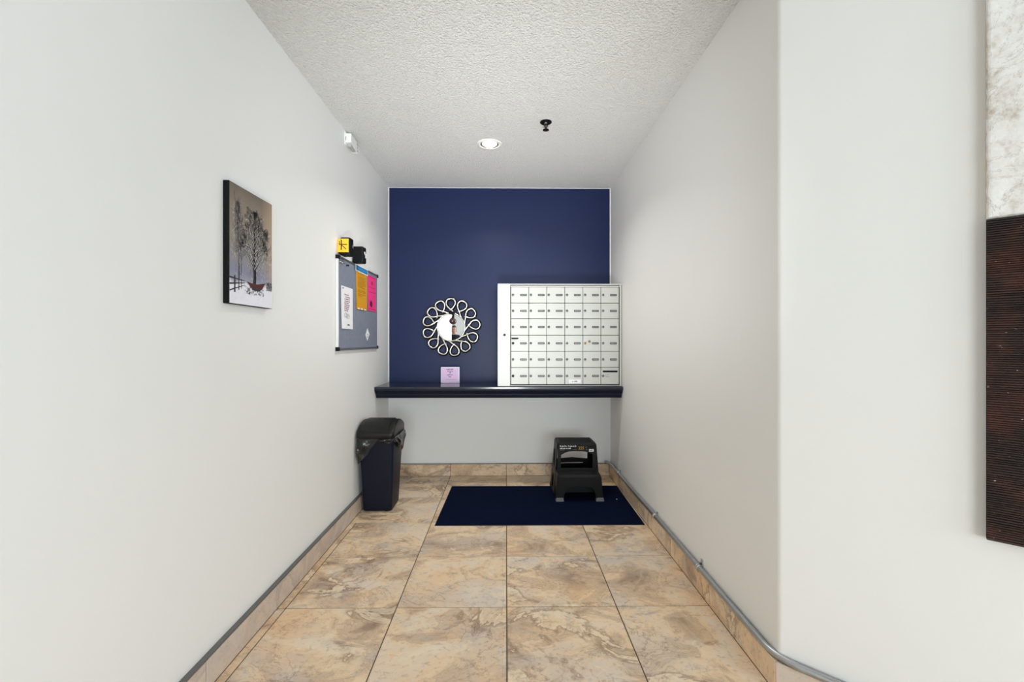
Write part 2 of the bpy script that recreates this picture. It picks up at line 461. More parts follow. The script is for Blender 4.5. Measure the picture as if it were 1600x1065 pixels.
struct('wall_front', g, M['wall'], 'entrance wall of the lobby around the glass doors', 'wall')

def glazing(name, label, cat, horizontal, a0, a1, z0, z1, at, n):
    base = (at, (a0 + a1) / 2, z0) if not horizontal else ((a0 + a1) / 2, at, z0)
    t = thing(name, label, cat, base); t['kind'] = 'structure'
    def bx(gg, p0, p1, q0, q1, d=0.03):
        if horizontal: gg.box(p0, p1, at - d, at + d, q0, q1, 0.004)
        else: gg.box(at - d, at + d, p0, p1, q0, q1, 0.004)
    for (p0, p1, q0, q1) in ((a0, a1, z0, z0 + 0.06), (a0, a1, z1 - 0.06, z1)):
        gg = Geo(); bx(gg, p0, p1, q0, q1); obj('frame_rail', gg, M['window_frame'], t)
    for k in range(n + 1):
        c = a0 + 0.03 + (a1 - a0 - 0.06) * k / n
        gg = Geo(); bx(gg, c - 0.03, c + 0.03, z0 + 0.06, z1 - 0.06); obj('mullion', gg, M['window_frame'], t)
    for k in range(n):
        c0 = a0 + 0.06 + (a1 - a0 - 0.06) * k / n; c1 = a0 + (a1 - a0 - 0.06) * (k + 1) / n
        gg = Geo(); bx(gg, c0, c1, z0 + 0.06, z1 - 0.06, 0.003); obj('pane', gg, M['glass'], t)
    return t
glazing('window_1', 'wide dark-framed lobby window of three panes', 'window', False, wy0, wy1, wz0, wz1, LX1 + 0.05, 3)
glazing('door_1', 'glazed entrance door wall of four panes in dark frames', 'door', True, dx0, dx1, 0.0, dz1, LB - 0.05, 4)

# ------------------------------------------------------------------ floor tiles (each a part of the floor)
PIT = 0.468; GAP = 0.0045; Y0 = 1.994
_tile_cache = {}
def tile(parent, name, x0, x1, y0, y1, z0, z1, m='tile'):
    dims = (round(x1 - x0, 4), round(y1 - y0, 4), round(z1 - z0, 4), m)
    c = ((x0 + x1) / 2, (y0 + y1) / 2, (z0 + z1) / 2)
    if dims in _tile_cache: return share(name, _tile_cache[dims], parent, c)
    gg = Geo(); bev = 0.0012
    gg.box(x0, x1, y0, y1, z0, z1, bev)
    o = obj(name, gg, M[m], parent, c)
    _tile_cache[dims] = o
    return o
BLF = L + 0.02          # face of the left baseboard
BRF = R - 0.016         # face of the right baseboard
xs = [-0.940 + 0.4718 * k for k in range(-5, 9)]
ys = [Y0 + PIT * k for k in range(-18, 5)]
e = GAP / 2
for j in range(len(ys) - 1):
    y0, y1 = ys[j], ys[j + 1]
    if j == len(ys) - 2: y1 = D - 0.012
    for i in range(len(xs) - 1):
        x0, x1 = xs[i], xs[i + 1]
        if y1 > LE:                                    # inside the corridor: cut at the walls
            if x1 < L + 0.3 and x1 > L - 0.2 and abs(x1 + 0.940) < 0.01:
                if y0 < 2.9: x0, x1 = BLF - 0.001, -0.940
                else: continue
            elif x1 < L: continue
            if abs(x0 + 0.940) < 0.01 and y0 >= 2.9: x0 = BLF - 0.001
            if y0 > 1.5:
                if x0 > R - 0.05: continue
                x1 = min(x1, BRF + 0.001)
            elif x0 + y0 > CX + CY - 0.03: continue     # behind the angled wall
        x0 = max(x0, LX0); x1 = min(x1, LX1); y0c = max(y0, LB)
        if x1 - x0 < 0.02 or y1 - y0c < 0.02: continue
        if y0c < -1.5: continue                         # nothing of it is in view
        tile(floor, 'tile', x0 + e, x1 - e, y0c + e, y1 - e, -0.008, 0.0)

# ------------------------------------------------------------------ baseboards
BH = 0.098
def base_struct(name, label, g):
    return struct(name, g, M['grout'], label, 'baseboard')
# left
g = Geo(); g.box(L, BLF - 0.003, LE, D - 0.012, 0, BH - 0.001)
bl = base_struct('baseboard_left', 'tiled baseboard with dark metal edge along the left wall', g)
for j in range(len(ys) - 1):
    y0, y1 = ys[j], ys[j + 1]
    if y1 < LE + 0.05: continue
    y0 = max(y0, LE)
    if j == len(ys) - 2: y1 = D - 0.012
    tile(bl, 'tile', L + 0.002, BLF, y0 + 0.0018, y1 - 0.0018, 0.0, BH, 'tile_daylit')
g = Geo(); g.box(L, BLF + 0.001, LE, D - 0.002, BH, BH + 0.007, 0.0015)
obj('metal_trim', g, M['trim_metal'], bl)
# right
g = Geo(); g.box(BRF + 0.003, R, CY, D - 0.012, 0, BH - 0.001)
br = base_struct('baseboard_right', 'tan tiled baseboard under the conduit along the right wall', g)
for j in range(len(ys) - 1):
    y0, y1 = ys[j], ys[j + 1]
    if y1 < CY + 0.05: continue
    if y0 < CY + 0.05: y0 = CY - 0.006
    if j == len(ys) - 2: y1 = D - 0.012
    tile(br, 'tile', BRF, R - 0.001, y0 + 0.0018, y1 - 0.0018, 0.0, BH)
# back: joints follow the floor columns
g = Geo(); g.box(BLF, BRF, D - 0.008, D, 0, BH - 0.001)
bb = base_struct('baseboard_back', 'tan tiled baseboard under the shelf at the end wall', g)
cols = [BLF, -0.468, 0.0037, 0.4755, BRF]
for a, b in zip(cols[:-1], cols[1:]):
    tile(bb, 'tile', a + 0.0018, b - 0.0018, D - 0.012, D - 0.001, 0.0, BH)
g = Geo(); g.box(BLF, BRF, D - 0.0125, D, BH, BH + 0.005, 0.001)
obj('metal_trim', g, M['trim_metal'], bb)
# angled wall
s2 = math.sqrt(0.5)
def ang(t, off, z):      # point on the angled wall: t along it from the corner, off out from it
    return (CX + t * s2 - off * s2, CY - t * s2 - off * s2, z)
def ang_box(t0, t1, o0, o1, z0, z1, bev=0, gg=None, mi=0):
    gg = gg or Geo(); tmp = Geo(); tmp.box(t0, t1, o0, o1, z0, z1, bev)
    gg.add([ang(p.x, p.y, p.z) for p in tmp.v], tmp.f, mi); return gg
g = ang_box(0.0, 2.4, 0.0, 0.013, 0, BH - 0.001)
ba = base_struct('baseboard_corner', 'tiled baseboard turning along the angled wall', g)
t = 0.001; first = True
while t < 2.3:
    w = 0.20 if first else 0.466; first = False
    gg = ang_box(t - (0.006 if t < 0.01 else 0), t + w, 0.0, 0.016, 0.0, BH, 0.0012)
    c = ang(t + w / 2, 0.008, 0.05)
    obj('tile', gg, M['tile_daylit'], ba, c); t += w + 0.002

# ------------------------------------------------------------------ conduit with straps
rc = 0.0115; zc = BH + 0.0005 + rc + 0.001; xc = R - rc - 0.003
path = [(0.848, D - 0.004, zc + 0.004), (0.850, D - 0.016, zc + 0.004), (0.856, D - 0.03, zc + 0.004), (0.866, D - 0.05, zc + 0.004), (xc - 0.004, D - 0.09, zc + 0.003), (xc - 0.003, D - 0.16, zc + 0.006), (xc, D - 0.28, zc + 0.003), (xc, D - 0.37, zc)]
for k in range(1, 12): path.append((xc, D - 0.37 - (D - 0.37 - 1.62) * k / 12, zc + 0.0012 * math.sin(k * 1.7)))
off = rc + 0.004
# corner bend: tangent arc between x = xc and the 45 degree line
ix = xc; iy = (CX + CY - off * math.sqrt(2)) - ix
tlen = 0.085; rb = tlen / math.tan(PI / 8)
for k in range(0, 11):
    w = (PI / 4) * k / 10
    path.append((ix + rb * (1 - math.cos(w)), iy + tlen - rb * math.sin(w), zc))
for q in (0.4, 1.0, 1.6, 2.2):
    path.append((ix + q * s2, iy - q * s2, zc))
cd = thing('metal_conduit', 'thin grey metal conduit running on top of the right baseboard', 'conduit', (xc, 2.6, zc))
g = Geo(); g.tube(path, rc, 12); obj('pipe', g, M['conduit'], cd)
for (yy, tilt) in ((3.60, 0.0), (2.72, 0.0), (2.10, 0.012)):
    g = Geo()
    for dy in (-0.006, 0.006):
        ring = [(xc + (rc + 0.0022) * math.cos(w), yy + dy, zc + (rc + 0.0022) * math.sin(w)) for w in [2 * PI * k / 14 for k in range(14)]]
        g.tube(ring, 0.0028, 6, closed=True)
    g.box(R - 0.0035, R - 0.0002, yy - 0.009, yy + 0.009, zc + 0.004, zc + 0.026 + tilt, 0.001)
    if tilt: g.tube([(R - 0.004, yy + 0.004, zc + 0.012), (R - 0.014, yy, zc + 0.026), (R - 0.017, yy - 0.002, zc + 0.04)], [0.004, 0.003, 0.0012], 6)
    st = obj('strap', g, M['strap'], cd)
    g = Geo(); g.lathe([(0.0, -0.006), (0.004, -0.005), (0.0045, -0.0034)], (R, yy, zc + 0.02), 'X', 10); obj('screw', g, M['lock'], st)

# ------------------------------------------------------------------ wall shelf
SZ, SY = 0.793, 3.52
sh = thing('wall_shelf', 'glossy dark navy shelf with moulded front across the end wall', 'shelf', (0, D, SZ))
g = Geo(); g.box(L + 0.001, R - 0.001, SY, D - 0.001, SZ - 0.018, SZ, 0.003, 2)
obj('shelf_board', g, M['shelf'], sh)
pr = [(SY + 0.004, SZ - 0.0185), (SY + 0.004, SZ - 0.026), (SY + 0.012, SZ - 0.030), (SY + 0.016, SZ - 0.038), (SY + 0.025, SZ - 0.050), (SY + 0.038, SZ - 0.058),
      (SY + 0.038, SZ - 0.063), (SY + 0.043, SZ - 0.066), (SY + 0.048, SZ - 0.080), (SY + 0.054, SZ - 0.090), (SY + 0.075, SZ - 0.090), (SY + 0.075, SZ - 0.0185)]
g = Geo(); g.loft([[(L + 0.002, p[0], p[1]) for p in pr], [(R - 0.002, p[0], p[1]) for p in pr]], smooth=False)
obj('front_moulding', g, M['shelf_front'], sh)

# ------------------------------------------------------------------ mailbox cabinet
MX0, MX1, MY, MZ0, MZ1 = -0.0635, R - 0.002, 3.545, SZ + 0.0005, 1.577
def mx(u): return MX0 + (u - 97) / (1196 - 97) * (MX1 - MX0)     # from measured proportions of the front
def mz(v): return MZ1 - (v - 70) / (974 - 70) * (MZ1 - MZ0)
mb = thing('mailbox_cabinet', 'silver mailbox cabinet of thirty-six locked doors standing on the navy shelf', 'mailbox', (0.4, 3.75, MZ0))
g = Geo(); g.box(MX0, MX1, MY + 0.02, D - 0.002, MZ0, MZ1, 0.002); obj('cabinet_body', g, M['alu'], mb)
g = Geo(); g.box(mx(210), mx(1190), MY + 0.010, MY + 0.0201, MZ0 + 0.008, mz(80)); obj('recess', g, M['gap'], mb)
g = Geo(); g.box(MX0, mx(207), MY, MY + 0.02, MZ0 + 0.001, mz(78), 0.002); sp = obj('side_panel', g, M['alu'], mb)
g = Geo(); g.box(MX0, MX1, MY - 0.002, MY + 0.02, mz(79), MZ1, 0.002); obj('top_rail', g, M['alu'], mb)
g = Geo(); g.box(mx(212), mx(1172), MY + 0.002, MY + 0.02, mz(96), mz(86), 0.001); obj('inner_top_rail', g, M['alu'], mb)
g = Geo(); g.box(mx(212), mx(1172), MY + 0.002, MY + 0.02, MZ0 + 0.004, mz(964), 0.001); obj('bottom_rail', g, M['alu'], mb)
g = Geo(); g.box(mx(1174), mx(1186), MY - 0.001, MY + 0.02, MZ0 + 0.001, mz(80), 0.001); obj('side_rail', g, M['alu'], mb)
g = Geo(); g.box(mx(1190), MX1, MY + 0.003, MY + 0.02, MZ0 + 0.001, mz(80), 0.001); obj('side_rail', g, M['alu'], mb)
# side panel lock, screw dots and maker's label
g = Geo(); g.lathe([(0.0, -0.004), (0.0085, -0.004), (0.0095, -0.002), (0.0095, 0.001)], (mx(158), MY, mz(520)), 'Y', 20); obj('lock', g, M['lock_dark'], sp)
for du in (-20, 17):
    for dv in (-38, 38):
        g = Geo(); g.lathe([(0, -0.0008), (0.0022, -0.0006), (0.0024, 0.0002)], (mx(158 + du), MY, mz(520 + dv)), 'Y', 8); obj('rivet', g, M['lock'], sp)
g = Geo(); rn = random.Random(3)
F = lambda u, v, w: (u, MY - 0.0003 - w * 0.2, v)
g.quad(F(mx(122), mz(128), 0), F(mx(190), mz(128), 0), F(mx(190), mz(88), 0), F(mx(122), mz(88), 0), 0)
for v in (126, 118): scribble(g, mx(126), mx(186), mz(v), 0.0035, F, rn, 1)
obj('data_label', g, [M['paper'], M['grey_print']], sp)

U = [214, 371, 529, 689, 849, 1008, 1168]; V = [98, 240, 378, 524, 665, 808, 957]
dw, dh = (mx(U[1]) - mx(U[0])) - 0.0022, None
door_src = {}; lock_src = None; plate_src = {}
rn = random.Random(11)
for r_ in range(6):
    for c_ in range(6):
        x0, x1 = mx(U[c_]) + 0.0016, mx(U[c_ + 1]) - 0.0016
        z1, z0 = mz(V[r_]) - 0.0016, mz(V[r_ + 1]) + 0.0016
        cxm, czm = (x0 + x1) / 2, (z0 + z1) / 2
        last = (r_ == 5 and c_ == 5)
        g = Geo(); g.box(x0, x1, MY + 0.0012 * rn.random(), MY + 0.02, z0, z1, 0.0015)
        d = obj('mailbox_door', g, M['alu_door'], mb, (cxm, MY, czm))
        lx = x0 + 0.0145; lz = czm + 0.001
        dark = (c_ == 0 and r_ in (3, 5))
        lm = M['lock_dark'] if dark else (M['brass'] if (r_ == 3 and c_ == 4) else M['lock'])
        rr = 0.0102 if dark else 0.0094
        g = Geo(); g.lathe([(0.0, -0.0042), (rr * 0.8, -0.0042), (rr, -0.0025), (rr, 0.003)], (lx, MY, lz), 'Y', 16)
        g.box(lx - 0.0012, lx + 0.0012, MY - 0.0048, MY - 0.004, lz - 0.004, lz + 0.004, 0, mi=1)
        obj('lock', g, [lm, M['gap']], d)
        if not last:
            px0 = x0 + 0.068; px1 = px0 + 0.052; pz = lz - 0.001; ph = 0.008
            g = panel(rrect(px0, px1, pz - ph, pz + ph, 0.005, 3), [], 0.002, lambda u, v, w: (u, MY - 0.0006 + w, v))
            uu = px0 + 0.006
            while uu < px1 - 0.007:
                a = rn.uniform(0.002, 0.0055)
                g.quad((uu, MY - 0.0018, pz - 0.0035), (uu + a, MY - 0.0018, pz - 0.0035), (uu + a, MY - 0.0018, pz + 0.0035), (uu, MY - 0.0018, pz + 0.0035), 1)
                uu += a + rn.uniform(0.001, 0.003)
            obj('number_plate', g, [M['plate'], M['plate_ink']], d)
        else:
            d['label'] = 'door with a wide black letter slot'
            g = Geo(); g.box(mx(1024), mx(1154), MY - 0.0022, MY + 0.003, mz(850), mz(835), 0.001); obj('mail_slot', g, M['black'], d)
            g = Geo()
            F = lambda u, v, w: (u, MY - 0.0003 - w, v)
            scribble(g, mx(1046), mx(1080), mz(876), 0.006, F, rn); scribble(g, mx(1050), mx(1084), mz(892), 0.006, F, rn)
            obj('lettering', g, M['grey_print'], d)
        if r_ == 3 and c_ == 0:
            d['label'] = 'door with black lock and short slot'
            g = Geo(); g.box(mx(219), mx(281), MY - 0.0022, MY + 0.003, mz(555), mz(545), 0.001); g.box(mx(222), mx(276), MY - 0.004, MY, mz(558), mz(554), 0.001); obj('key_slot', g, M['black'], d)
        if r_ == 3 and c_ == 4:
            d['label'] = 'door with a second brass lock'
            g = Geo(); g.lathe([(0.0, -0.005), (0.008, -0.005), (0.0095, -0.003), (0.0095, 0.003)], (mx(907), MY, mz(578)), 'Y', 16)
            obj('extra_lock', g, M['brass'], d)
            g = Geo(); g.box(mx(900), mx(905), MY - 0.0062, MY - 0.0048, mz(588), mz(570), 0); obj('keyhole', g, M['lock_dark'], d)
        if r_ == 5 and c_ == 3:
            d['label'] = 'door with a small paper sticker'
            g = Geo(); F = lambda u, v, w: (u, MY - 0.0005 - w, v)
            g.box(mx(725), mx(830), MY - 0.0005, MY + 0.001, mz(946), mz(914), 0)
            scribble(g, mx(752), mx(806), mz(936), 0.011, F, rn, 1)
            obj('sticker', g, [M['paper'], M['grey_print']], d)

# ------------------------------------------------------------------ sunburst mirror
mcx, mcz = -0.462, 1.2565; MYF = D - 0.028
mi_ = thing('wall_mirror', 'round mirror framed by thirteen silver loops on the navy wall', 'mirror', (mcx, D, mcz))
g = Geo(); g.lathe([(0.0, 0.0), (0.1145, 0.0), (0.1145, 0.006), (0, 0.006)], (mcx, MYF + 0.004, mcz), 'Y', 48, smooth=False)
obj('mirror_glass', g, M['mirror'], mi_)
g = Geo(); g.tube([(mcx + 0.1165 * math.cos(2 * PI * k / 48), MYF + 0.002, mcz + 0.1165 * math.sin(2 * PI * k / 48)) for k in range(48)], 0.0062, 8, closed=True)
obj('rim', g, M['silver'], mi_)
g = Geo(); g.lathe([(0, 0), (0.12, 0), (0.12, 0.012), (0, 0.012)], (mcx, MYF + 0.0115, mcz), 'Y', 40, smooth=False); obj('backing', g, M['black'], mi_)
rn = random.Random(2)
angs = [91, 63, 35, 6, -25, -54, -82, -110, -138, -166, 166, 142, 117]
def catmull(P, n=5):
    out = []
    for i in range(len(P) - 1):
        p0 = P[max(i - 1, 0)]; p1 = P[i]; p2 = P[i + 1]; p3 = P[min(i + 2, len(P) - 1)]
        for k in range(n):
            t = k / n
            out.append(tuple(0.5 * ((2 * b) + (c - a) * t + (2 * a - 5 * b + 4 * c - d_) * t * t + (3 * b - a - 3 * c + d_) * t ** 3) for a, b, c, d_ in zip(p0, p1, p2, p3)))
    out.append(P[-1]); return out
for q, a in enumerate(angs):
    a = math.radians(a); R1 = 0.246 if q not in (3,) else 0.25
    er = Vector((math.cos(a), 0, math.sin(a))); et = Vector((-math.sin(a), 0, math.cos(a)))   # et: counter-clockwise seen in the photo
    # path: leaves the ring on the clockwise side, crosses over, rounds the loop and returns to the crossing
    loc = [(0.1105, -0.042, 0.001), (0.1235, -0.024, 0.0), (0.145, -0.004, -0.001), (0.172, 0.026, -0.003), (0.204, 0.0385, -0.003), (0.232, 0.028, -0.002), (R1 - 0.006, 0.0, 0.0), (0.232, -0.028, 0.001), (0.204, -0.0385, 0.003), (0.172, -0.024, 0.004), (0.150, 0.000, 0.004), (0.141, 0.010, 0.002)]
    P = [tuple(Vector((mcx, MYF + 0.004, mcz)) + er * u + et * v + Vector((0, w - 0.001, 0))) for u, v, w in loc]
    P = catmull(P, 4)
    g = Geo(); g.tube(P, 0.0078, 8, flat=(Vector((0, 1, 0)), 0.75)); obj('loop', g, M['silver'], mi_)
    g = Geo(); g.tube([(p[0], min(p[1] + 0.010, D - 0.006), p[2]) for p in P], 0.0138, 8, flat=(Vector((0, 1, 0)), 0.4)); obj('loop_shadow', g, M['black'], mi_)  # black tube behind the loop stands in for its shadow on the wall
for (dx_, dz_) in ((-0.09, 0.0), (0.09, 0.0)):
    g = Geo(); g.lathe([(0.012, MYF + 0.02 - D), (0.012, -0.0005)], (mcx + dx_, D, mcz + dz_), 'Y', 12); obj('standoff', g, M['black'], mi_)

# small dark ornament hanging in front of the mirror
oc = (-0.447, MYF - 0.034, 1.307)
orn = thing('hanging_ornament', 'small dark ball hanging from a black bow at the mirror top', 'ornament', (oc[0], oc[1], 1.38))
g = Geo(); g.sphere(oc, 0.027, 24, 16); obj('ball', g, M['ornament'], orn)
g = Geo(); g.lathe([(0.0, 0.036), (0.007, 0.036), (0.008, 0.026), (0.008, 0.022)], oc, 'Z', 14); obj('cap', g, M['black'], orn)
g = Geo(); g.tube([(oc[0], oc[1], oc[2] + 0.03), (oc[0] + 0.003, oc[1] + 0.004, oc[2] + 0.05), (oc[0] - 0.002, oc[1] + 0.008, oc[2] + 0.066)], 0.0042, 8); obj('cord', g, M['black'], orn)
g = Geo(); k0 = (oc[0] - 0.007, MYF - 0.014, oc[2] + 0.066)
g.sphere(k0, (0.012, 0.008, 0.011), 14, 10)
g.sphere((k0[0] - 0.013, k0[1], k0[2] + 0.003), (0.014, 0.007, 0.012), 14, 10); g.sphere((k0[0] + 0.013, k0[1], k0[2] + 0.003), (0.014, 0.007, 0.012), 14, 10)
g.tube([(k0[0] + 0.004, k0[1], k0[2]), (k0[0] + 0.012, k0[1], k0[2] - 0.018), (k0[0] + 0.013, k0[1], k0[2] - 0.034)], [0.006, 0.005, 0.003], 8)
obj('bow', g, M['black'], orn)

# ------------------------------------------------------------------ lilac sign on the shelf
sx0, sx1, sy, sz0, sz1 = -0.538, -0.384, 3.85, SZ, 0.925
sg = thing('sign_holder', 'small lilac paper sign in an acrylic stand on the navy shelf', 'sign', ((sx0 + sx1) / 2, sy, SZ))
g = Geo(); g.box(sx0, sx1, sy, sy + 0.003, sz0 + 0.0005, sz1, 0.001); g.box(sx0, sx1, sy, sy + 0.05, sz0 + 0.0005, sz0 + 0.003, 0.001)
obj('acrylic_stand', g, M['lilac_edge'], sg)
F = lambda u, v, w: (u, sy - 0.0005 - w, v)
g = Geo(); g.box(sx0 + 0.008, sx1 - 0.008, sy - 0.0006, sy + 0.0005, sz0 + 0.009, sz1 - 0.008, 0); pp = obj('paper', g, M['lilac'], sg)
g = Geo(); rn = random.Random(5); cxs = (sx0 + sx1) / 2 - 0.002
for (zz, w_) in ((0.902, 0.056), (0.887, 0.042), (0.873, 0.010), (0.857, 0.048), (0.841, 0.022)):
    scribble(g, cxs - w_ / 2, cxs + w_ / 2 + 0.003, zz, 0.009, F, rn)
g.quad(F(cxs - 0.036, 0.823, 0.0005), F(cxs + 0.046, 0.823, 0.0005), F(cxs + 0.046, 0.8245, 0.0005), F(cxs - 0.036, 0.8245, 0.0005))
obj('lettering', g, M['ink'], pp)

# ------------------------------------------------------------------ bulletin board and what is pinned to it
bx0 = L; by0, by1, bz0, bz1 = 2.724, 3.575, 1.083, 1.643; bt = 0.016
bd = thing('bulletin_board', 'grey felt bulletin board with thin metal frame on the left wall', 'bulletin board', (L, (by0 + by1) / 2, bz0))
g = Geo(); g.box(L + 0.0005, L + bt - 0.003, by0 + 0.004, by1 - 0.004, bz0 + 0.004, bz1 - 0.004); obj('felt_panel', g, M['felt'], bd)
for (a, b, c, d, m_) in ((by0, by1, bz1 - 0.014, bz1, 'frame_dark'), (by0, by1, bz0, bz0 + 0.014, 'frame_dark'), (by0, by0 + 0.014, bz0 + 0.014, bz1 - 0.014, 'frame_alu'), (by1 - 0.014, by1, bz0 + 0.014, bz1 - 0.014, 'frame_alu')):
    g = Geo(); g.box(L + 0.0005, L + bt, a, b, c, d, 0.002); obj('frame_rail', g, M[m_], bd)
for a in (by0, by1):
    for c in (bz0, bz1):
        g = Geo(); sa = 1 if a == by0 else -1; sc = 1 if c == bz0 else -1
        g.box(L + 0.0004, L + bt + 0.002, min(a - sa * 0.002, a + sa * 0.026), max(a - sa * 0.002, a + sa * 0.026), min(c - sc * 0.002, c + sc * 0.022), max(c - sc * 0.002, c + sc * 0.022), 0.003, 2)
        obj('corner_cap', g, M['black'], bd)
px = L + bt - 0.003
def sheet(name, label, cat, y0, y1, z0, z1, m, curl=0.004, group=None, dx=0.0):
    t = thing(name, label, cat, (px + dx, (y0 + y1) / 2, z0), group)
    gg = Geo(); n = 6; k_ = 8; vs = []; rr = random.Random(name + label)
    for layer in (0, 1):
        for j in range(k_ + 1):
            for i in range(n + 1):
                s_ = i / n; q = j / k_
                bulge = curl * (1 - q) ** 2 * (0.6 + 0.4 * math.cos(3 * s_)) + 0.0012 * rr.random() * (1 if 0 < i < n else 0.3)
                vs.append((px + dx + 0.0012 + bulge * 1.0 + layer * 0.0006, y0 + (y1 - y0) * s_, z0 + (z1 - z0) * q))
    fs = []; w = n + 1; off_ = (k_ + 1) * w
    for j in range(k_):
        for i in range(n):
            a = j * w + i; fs.append((a, a + 1, a + 1 + w, a + w)); fs.append((off_ + a, off_ + a + w, off_ + a + 1 + w, off_ + a + 1))
    per = [i for i in range(w)] + [w * j + n for j in range(1, k_ + 1)] + [w * k_ + i for i in range(n - 1, -1, -1)] + [w * j for j in range(k_ - 1, 0, -1)]
    for a, b in zip(per, per[1:] + per[:1]): fs.append((a, b, b + off_, a + off_))
    gg.add(vs, fs, 0, False)
    p = obj('sheet', gg, m, t)
    def F(u, v, w_):     # u, v in 0..1 across / up the sheet
        q = v; bulge = curl * (1 - q) ** 2
        return (px + dx + 0.0012 + bulge + 0.0022 + w_, y0 + (y1 - y0) * u, z0 + (z1 - z0) * v)
    return t, p, F
def lines(p, F, rows, m, hh, seed, name='lettering'):
    gg = Geo(); rr = random.Random(seed)
    for (u0, u1, v) in rows:
        u = u0
        while u < u1 - 0.02:
            a = rr.uniform(0.03, 0.12); a = min(a, u1 - u)
            gg.quad(F(u, v, 0), F(u + a, v, 0), F(u + a, v + hh, 0), F(u, v + hh, 0)); u += a + 0.025
    return obj(name, gg, m, p)
t, p, F = sheet('paper_notice', 'white notice with violet writing pinned low on the grey board', 'notice', 2.777, 2.985, 1.214, 1.472, M['paper'])
lines(p, F, [(0.24, 0.66, 0.80), (0.34, 0.74, 0.745), (0.26, 0.72, 0.695), (0.26, 0.76, 0.645), (0.24, 0.62, 0.60), (0.26, 0.70, 0.555), (0.24, 0.66, 0.51), (0.24, 0.6, 0.465), (0.24, 0.56, 0.42)], M['ink_red'], 0.022, 1)
gg = Geo()
for k in range(3):
    ring = [F(0.33 + 0.12 * k + 0.1 * math.cos(2 * PI * i / 14), 0.33 - 0.015 * k + 0.05 * math.sin(2 * PI * i / 14), 0.0002) for i in range(14)]
    gg.tube(ring, 0.0007, 5, closed=True)
obj('scrawl', gg, M['grey_print'], p)
gg = Geo(); gg.add([F(0.08, 0.965, 0), F(0.24, 0.955, 0), F(0.12, 0.93, 0)], [(0, 1, 2)]); gg.quad(F(0.44, 0.085, 0), F(0.68, 0.085, 0), F(0.66, 0.11, 0), F(0.5, 0.115, 0)); obj('printed_mark', gg, M['ink'], p)
t, p, F = sheet('paper_notice', 'tall yellow notice hanging under the blue header on the board', 'notice', 3.052, 3.290, 1.350, 1.603, M['yellow'], 0.003)
lines(p, F, [(0.14, 0.7, 0.93), (0.14, 0.86, 0.865), (0.14, 0.8, 0.825), (0.14, 0.86, 0.785), (0.14, 0.75, 0.745), (0.14, 0.82, 0.705), (0.14, 0.86, 0.665), (0.14, 0.6, 0.625), (0.14, 0.8, 0.585), (0.14, 0.85, 0.50), (0.14, 0.8, 0.46), (0.14, 0.84, 0.40), (0.14, 0.5, 0.36)], M['ink_brown'], 0.014, 2)
gg = Geo()
for u in (0.1, 0.38, 0.66):
    gg.quad(F(u, 0.005, 0.0005), F(u + 0.16, 0.005, 0.0005), F(u + 0.16, 0.04, 0.0005), F(u, 0.04, 0.0005))
obj('tape', gg, M['paper'], p)
t, p, F = sheet('header_strip', 'blue and white header strip above the yellow notice', 'label', 3.032, 3.300, 1.598, 1.643, M['paper'], 0.0, dx=0.003)
gg = Geo(); gg.quad(F(0.05, 0.16, 0), F(0.96, 0.16, 0), F(0.96, 0.86, 0), F(0.05, 0.86, 0)); obj('blue_band', gg, M['blue'], p)
gg = Geo()
for u in (0.14, 0.28, 0.4, 0.54, 0.66, 0.8): gg.quad(F(u, 0.36, 0.0004), F(u + 0.09, 0.36, 0.0004), F(u + 0.09, 0.62, 0.0004), F(u, 0.62, 0.0004))
obj('lettering', gg, mat('blue_print_light', srgb(70, 156, 206), 0.5), p)
t, p, F = sheet('paper_notice', 'bright pink notice pinned at the far end of the grey board', 'notice', 3.308, 3.512, 1.357, 1.612, M['pink'], 0.003)
gg = Geo()
for v in (0.955, 0.66, 0.53, 0.05): gg.quad(F(0.1, v, 0), F(0.92, v, 0), F(0.92, v + 0.014, 0), F(0.1, v + 0.014, 0))
gg.add([F(0.5 + 0.14 * math.cos(2 * PI * i / 14), 0.80 + 0.055 * math.sin(2 * PI * i / 14), 0) for i in range(14)], [tuple(range(14))])
obj('lettering', gg, M['ink_pink'], p)
gg = Geo(); gg.add([F(0.36 + 0.14 * math.cos(2 * PI * i / 16), 0.2 + 0.095 * math.sin(2 * PI * i / 16), 0.0003) for i in range(16)], [tuple(range(16))]); obj('printed_figure', gg, mat('maroon_ink', srgb(92, 14, 52), 0.7), p)
# diamond-shaped slip
tn = thing('paper_slip', 'small white diamond-shaped slip near the bottom of the board', 'note', (px, 3.305, 1.142))
gg = Geo(); dm = [(3.256, 1.183), (3.300, 1.142), (3.352, 1.188), (3.304, 1.230)]
gg.add([(px + 0.001, a, b) for a, b in dm] + [(px + 0.0022, a, b) for a, b in dm], [(3, 2, 1, 0), (4, 5, 6, 7), (0, 1, 5, 4), (1, 2, 6, 5), (2, 3, 7, 6), (3, 0, 4, 7)]); p = obj('sheet', gg, M['paper'], tn)
gg = Geo(); gg.tube([(px + 0.0026, 3.285, 1.17), (px + 0.0026, 3.31, 1.165), (px + 0.0026, 3.315, 1.185), (px + 0.0026, 3.298, 1.19), (px + 0.0026, 3.293, 1.178)], 0.0012, 5); obj('scrawl', gg, M['ink'], p)
# push pins
for (yy, zz, m_, lb) in ((2.765, 1.612, 'silver', 'silver push pin nearest the board corner'), (2.800, 1.610, 'silver', 'silver push pin second from the board corner'), (2.875, 1.605, 'black', 'black push pin left of the blue header strip')):
    gg = Geo(); gg.lathe([(0.0, 0.013), (0.006, 0.013), (0.0065, 0.010), (0.0035, 0.008), (0.0035, 0.003), (0.0065, 0.001), (0.0065, 0.0)], (px, yy, zz), 'X', 12)
    tag(obj('push_pin', gg, M[m_], None, (px, yy, zz)), lb, 'pin')

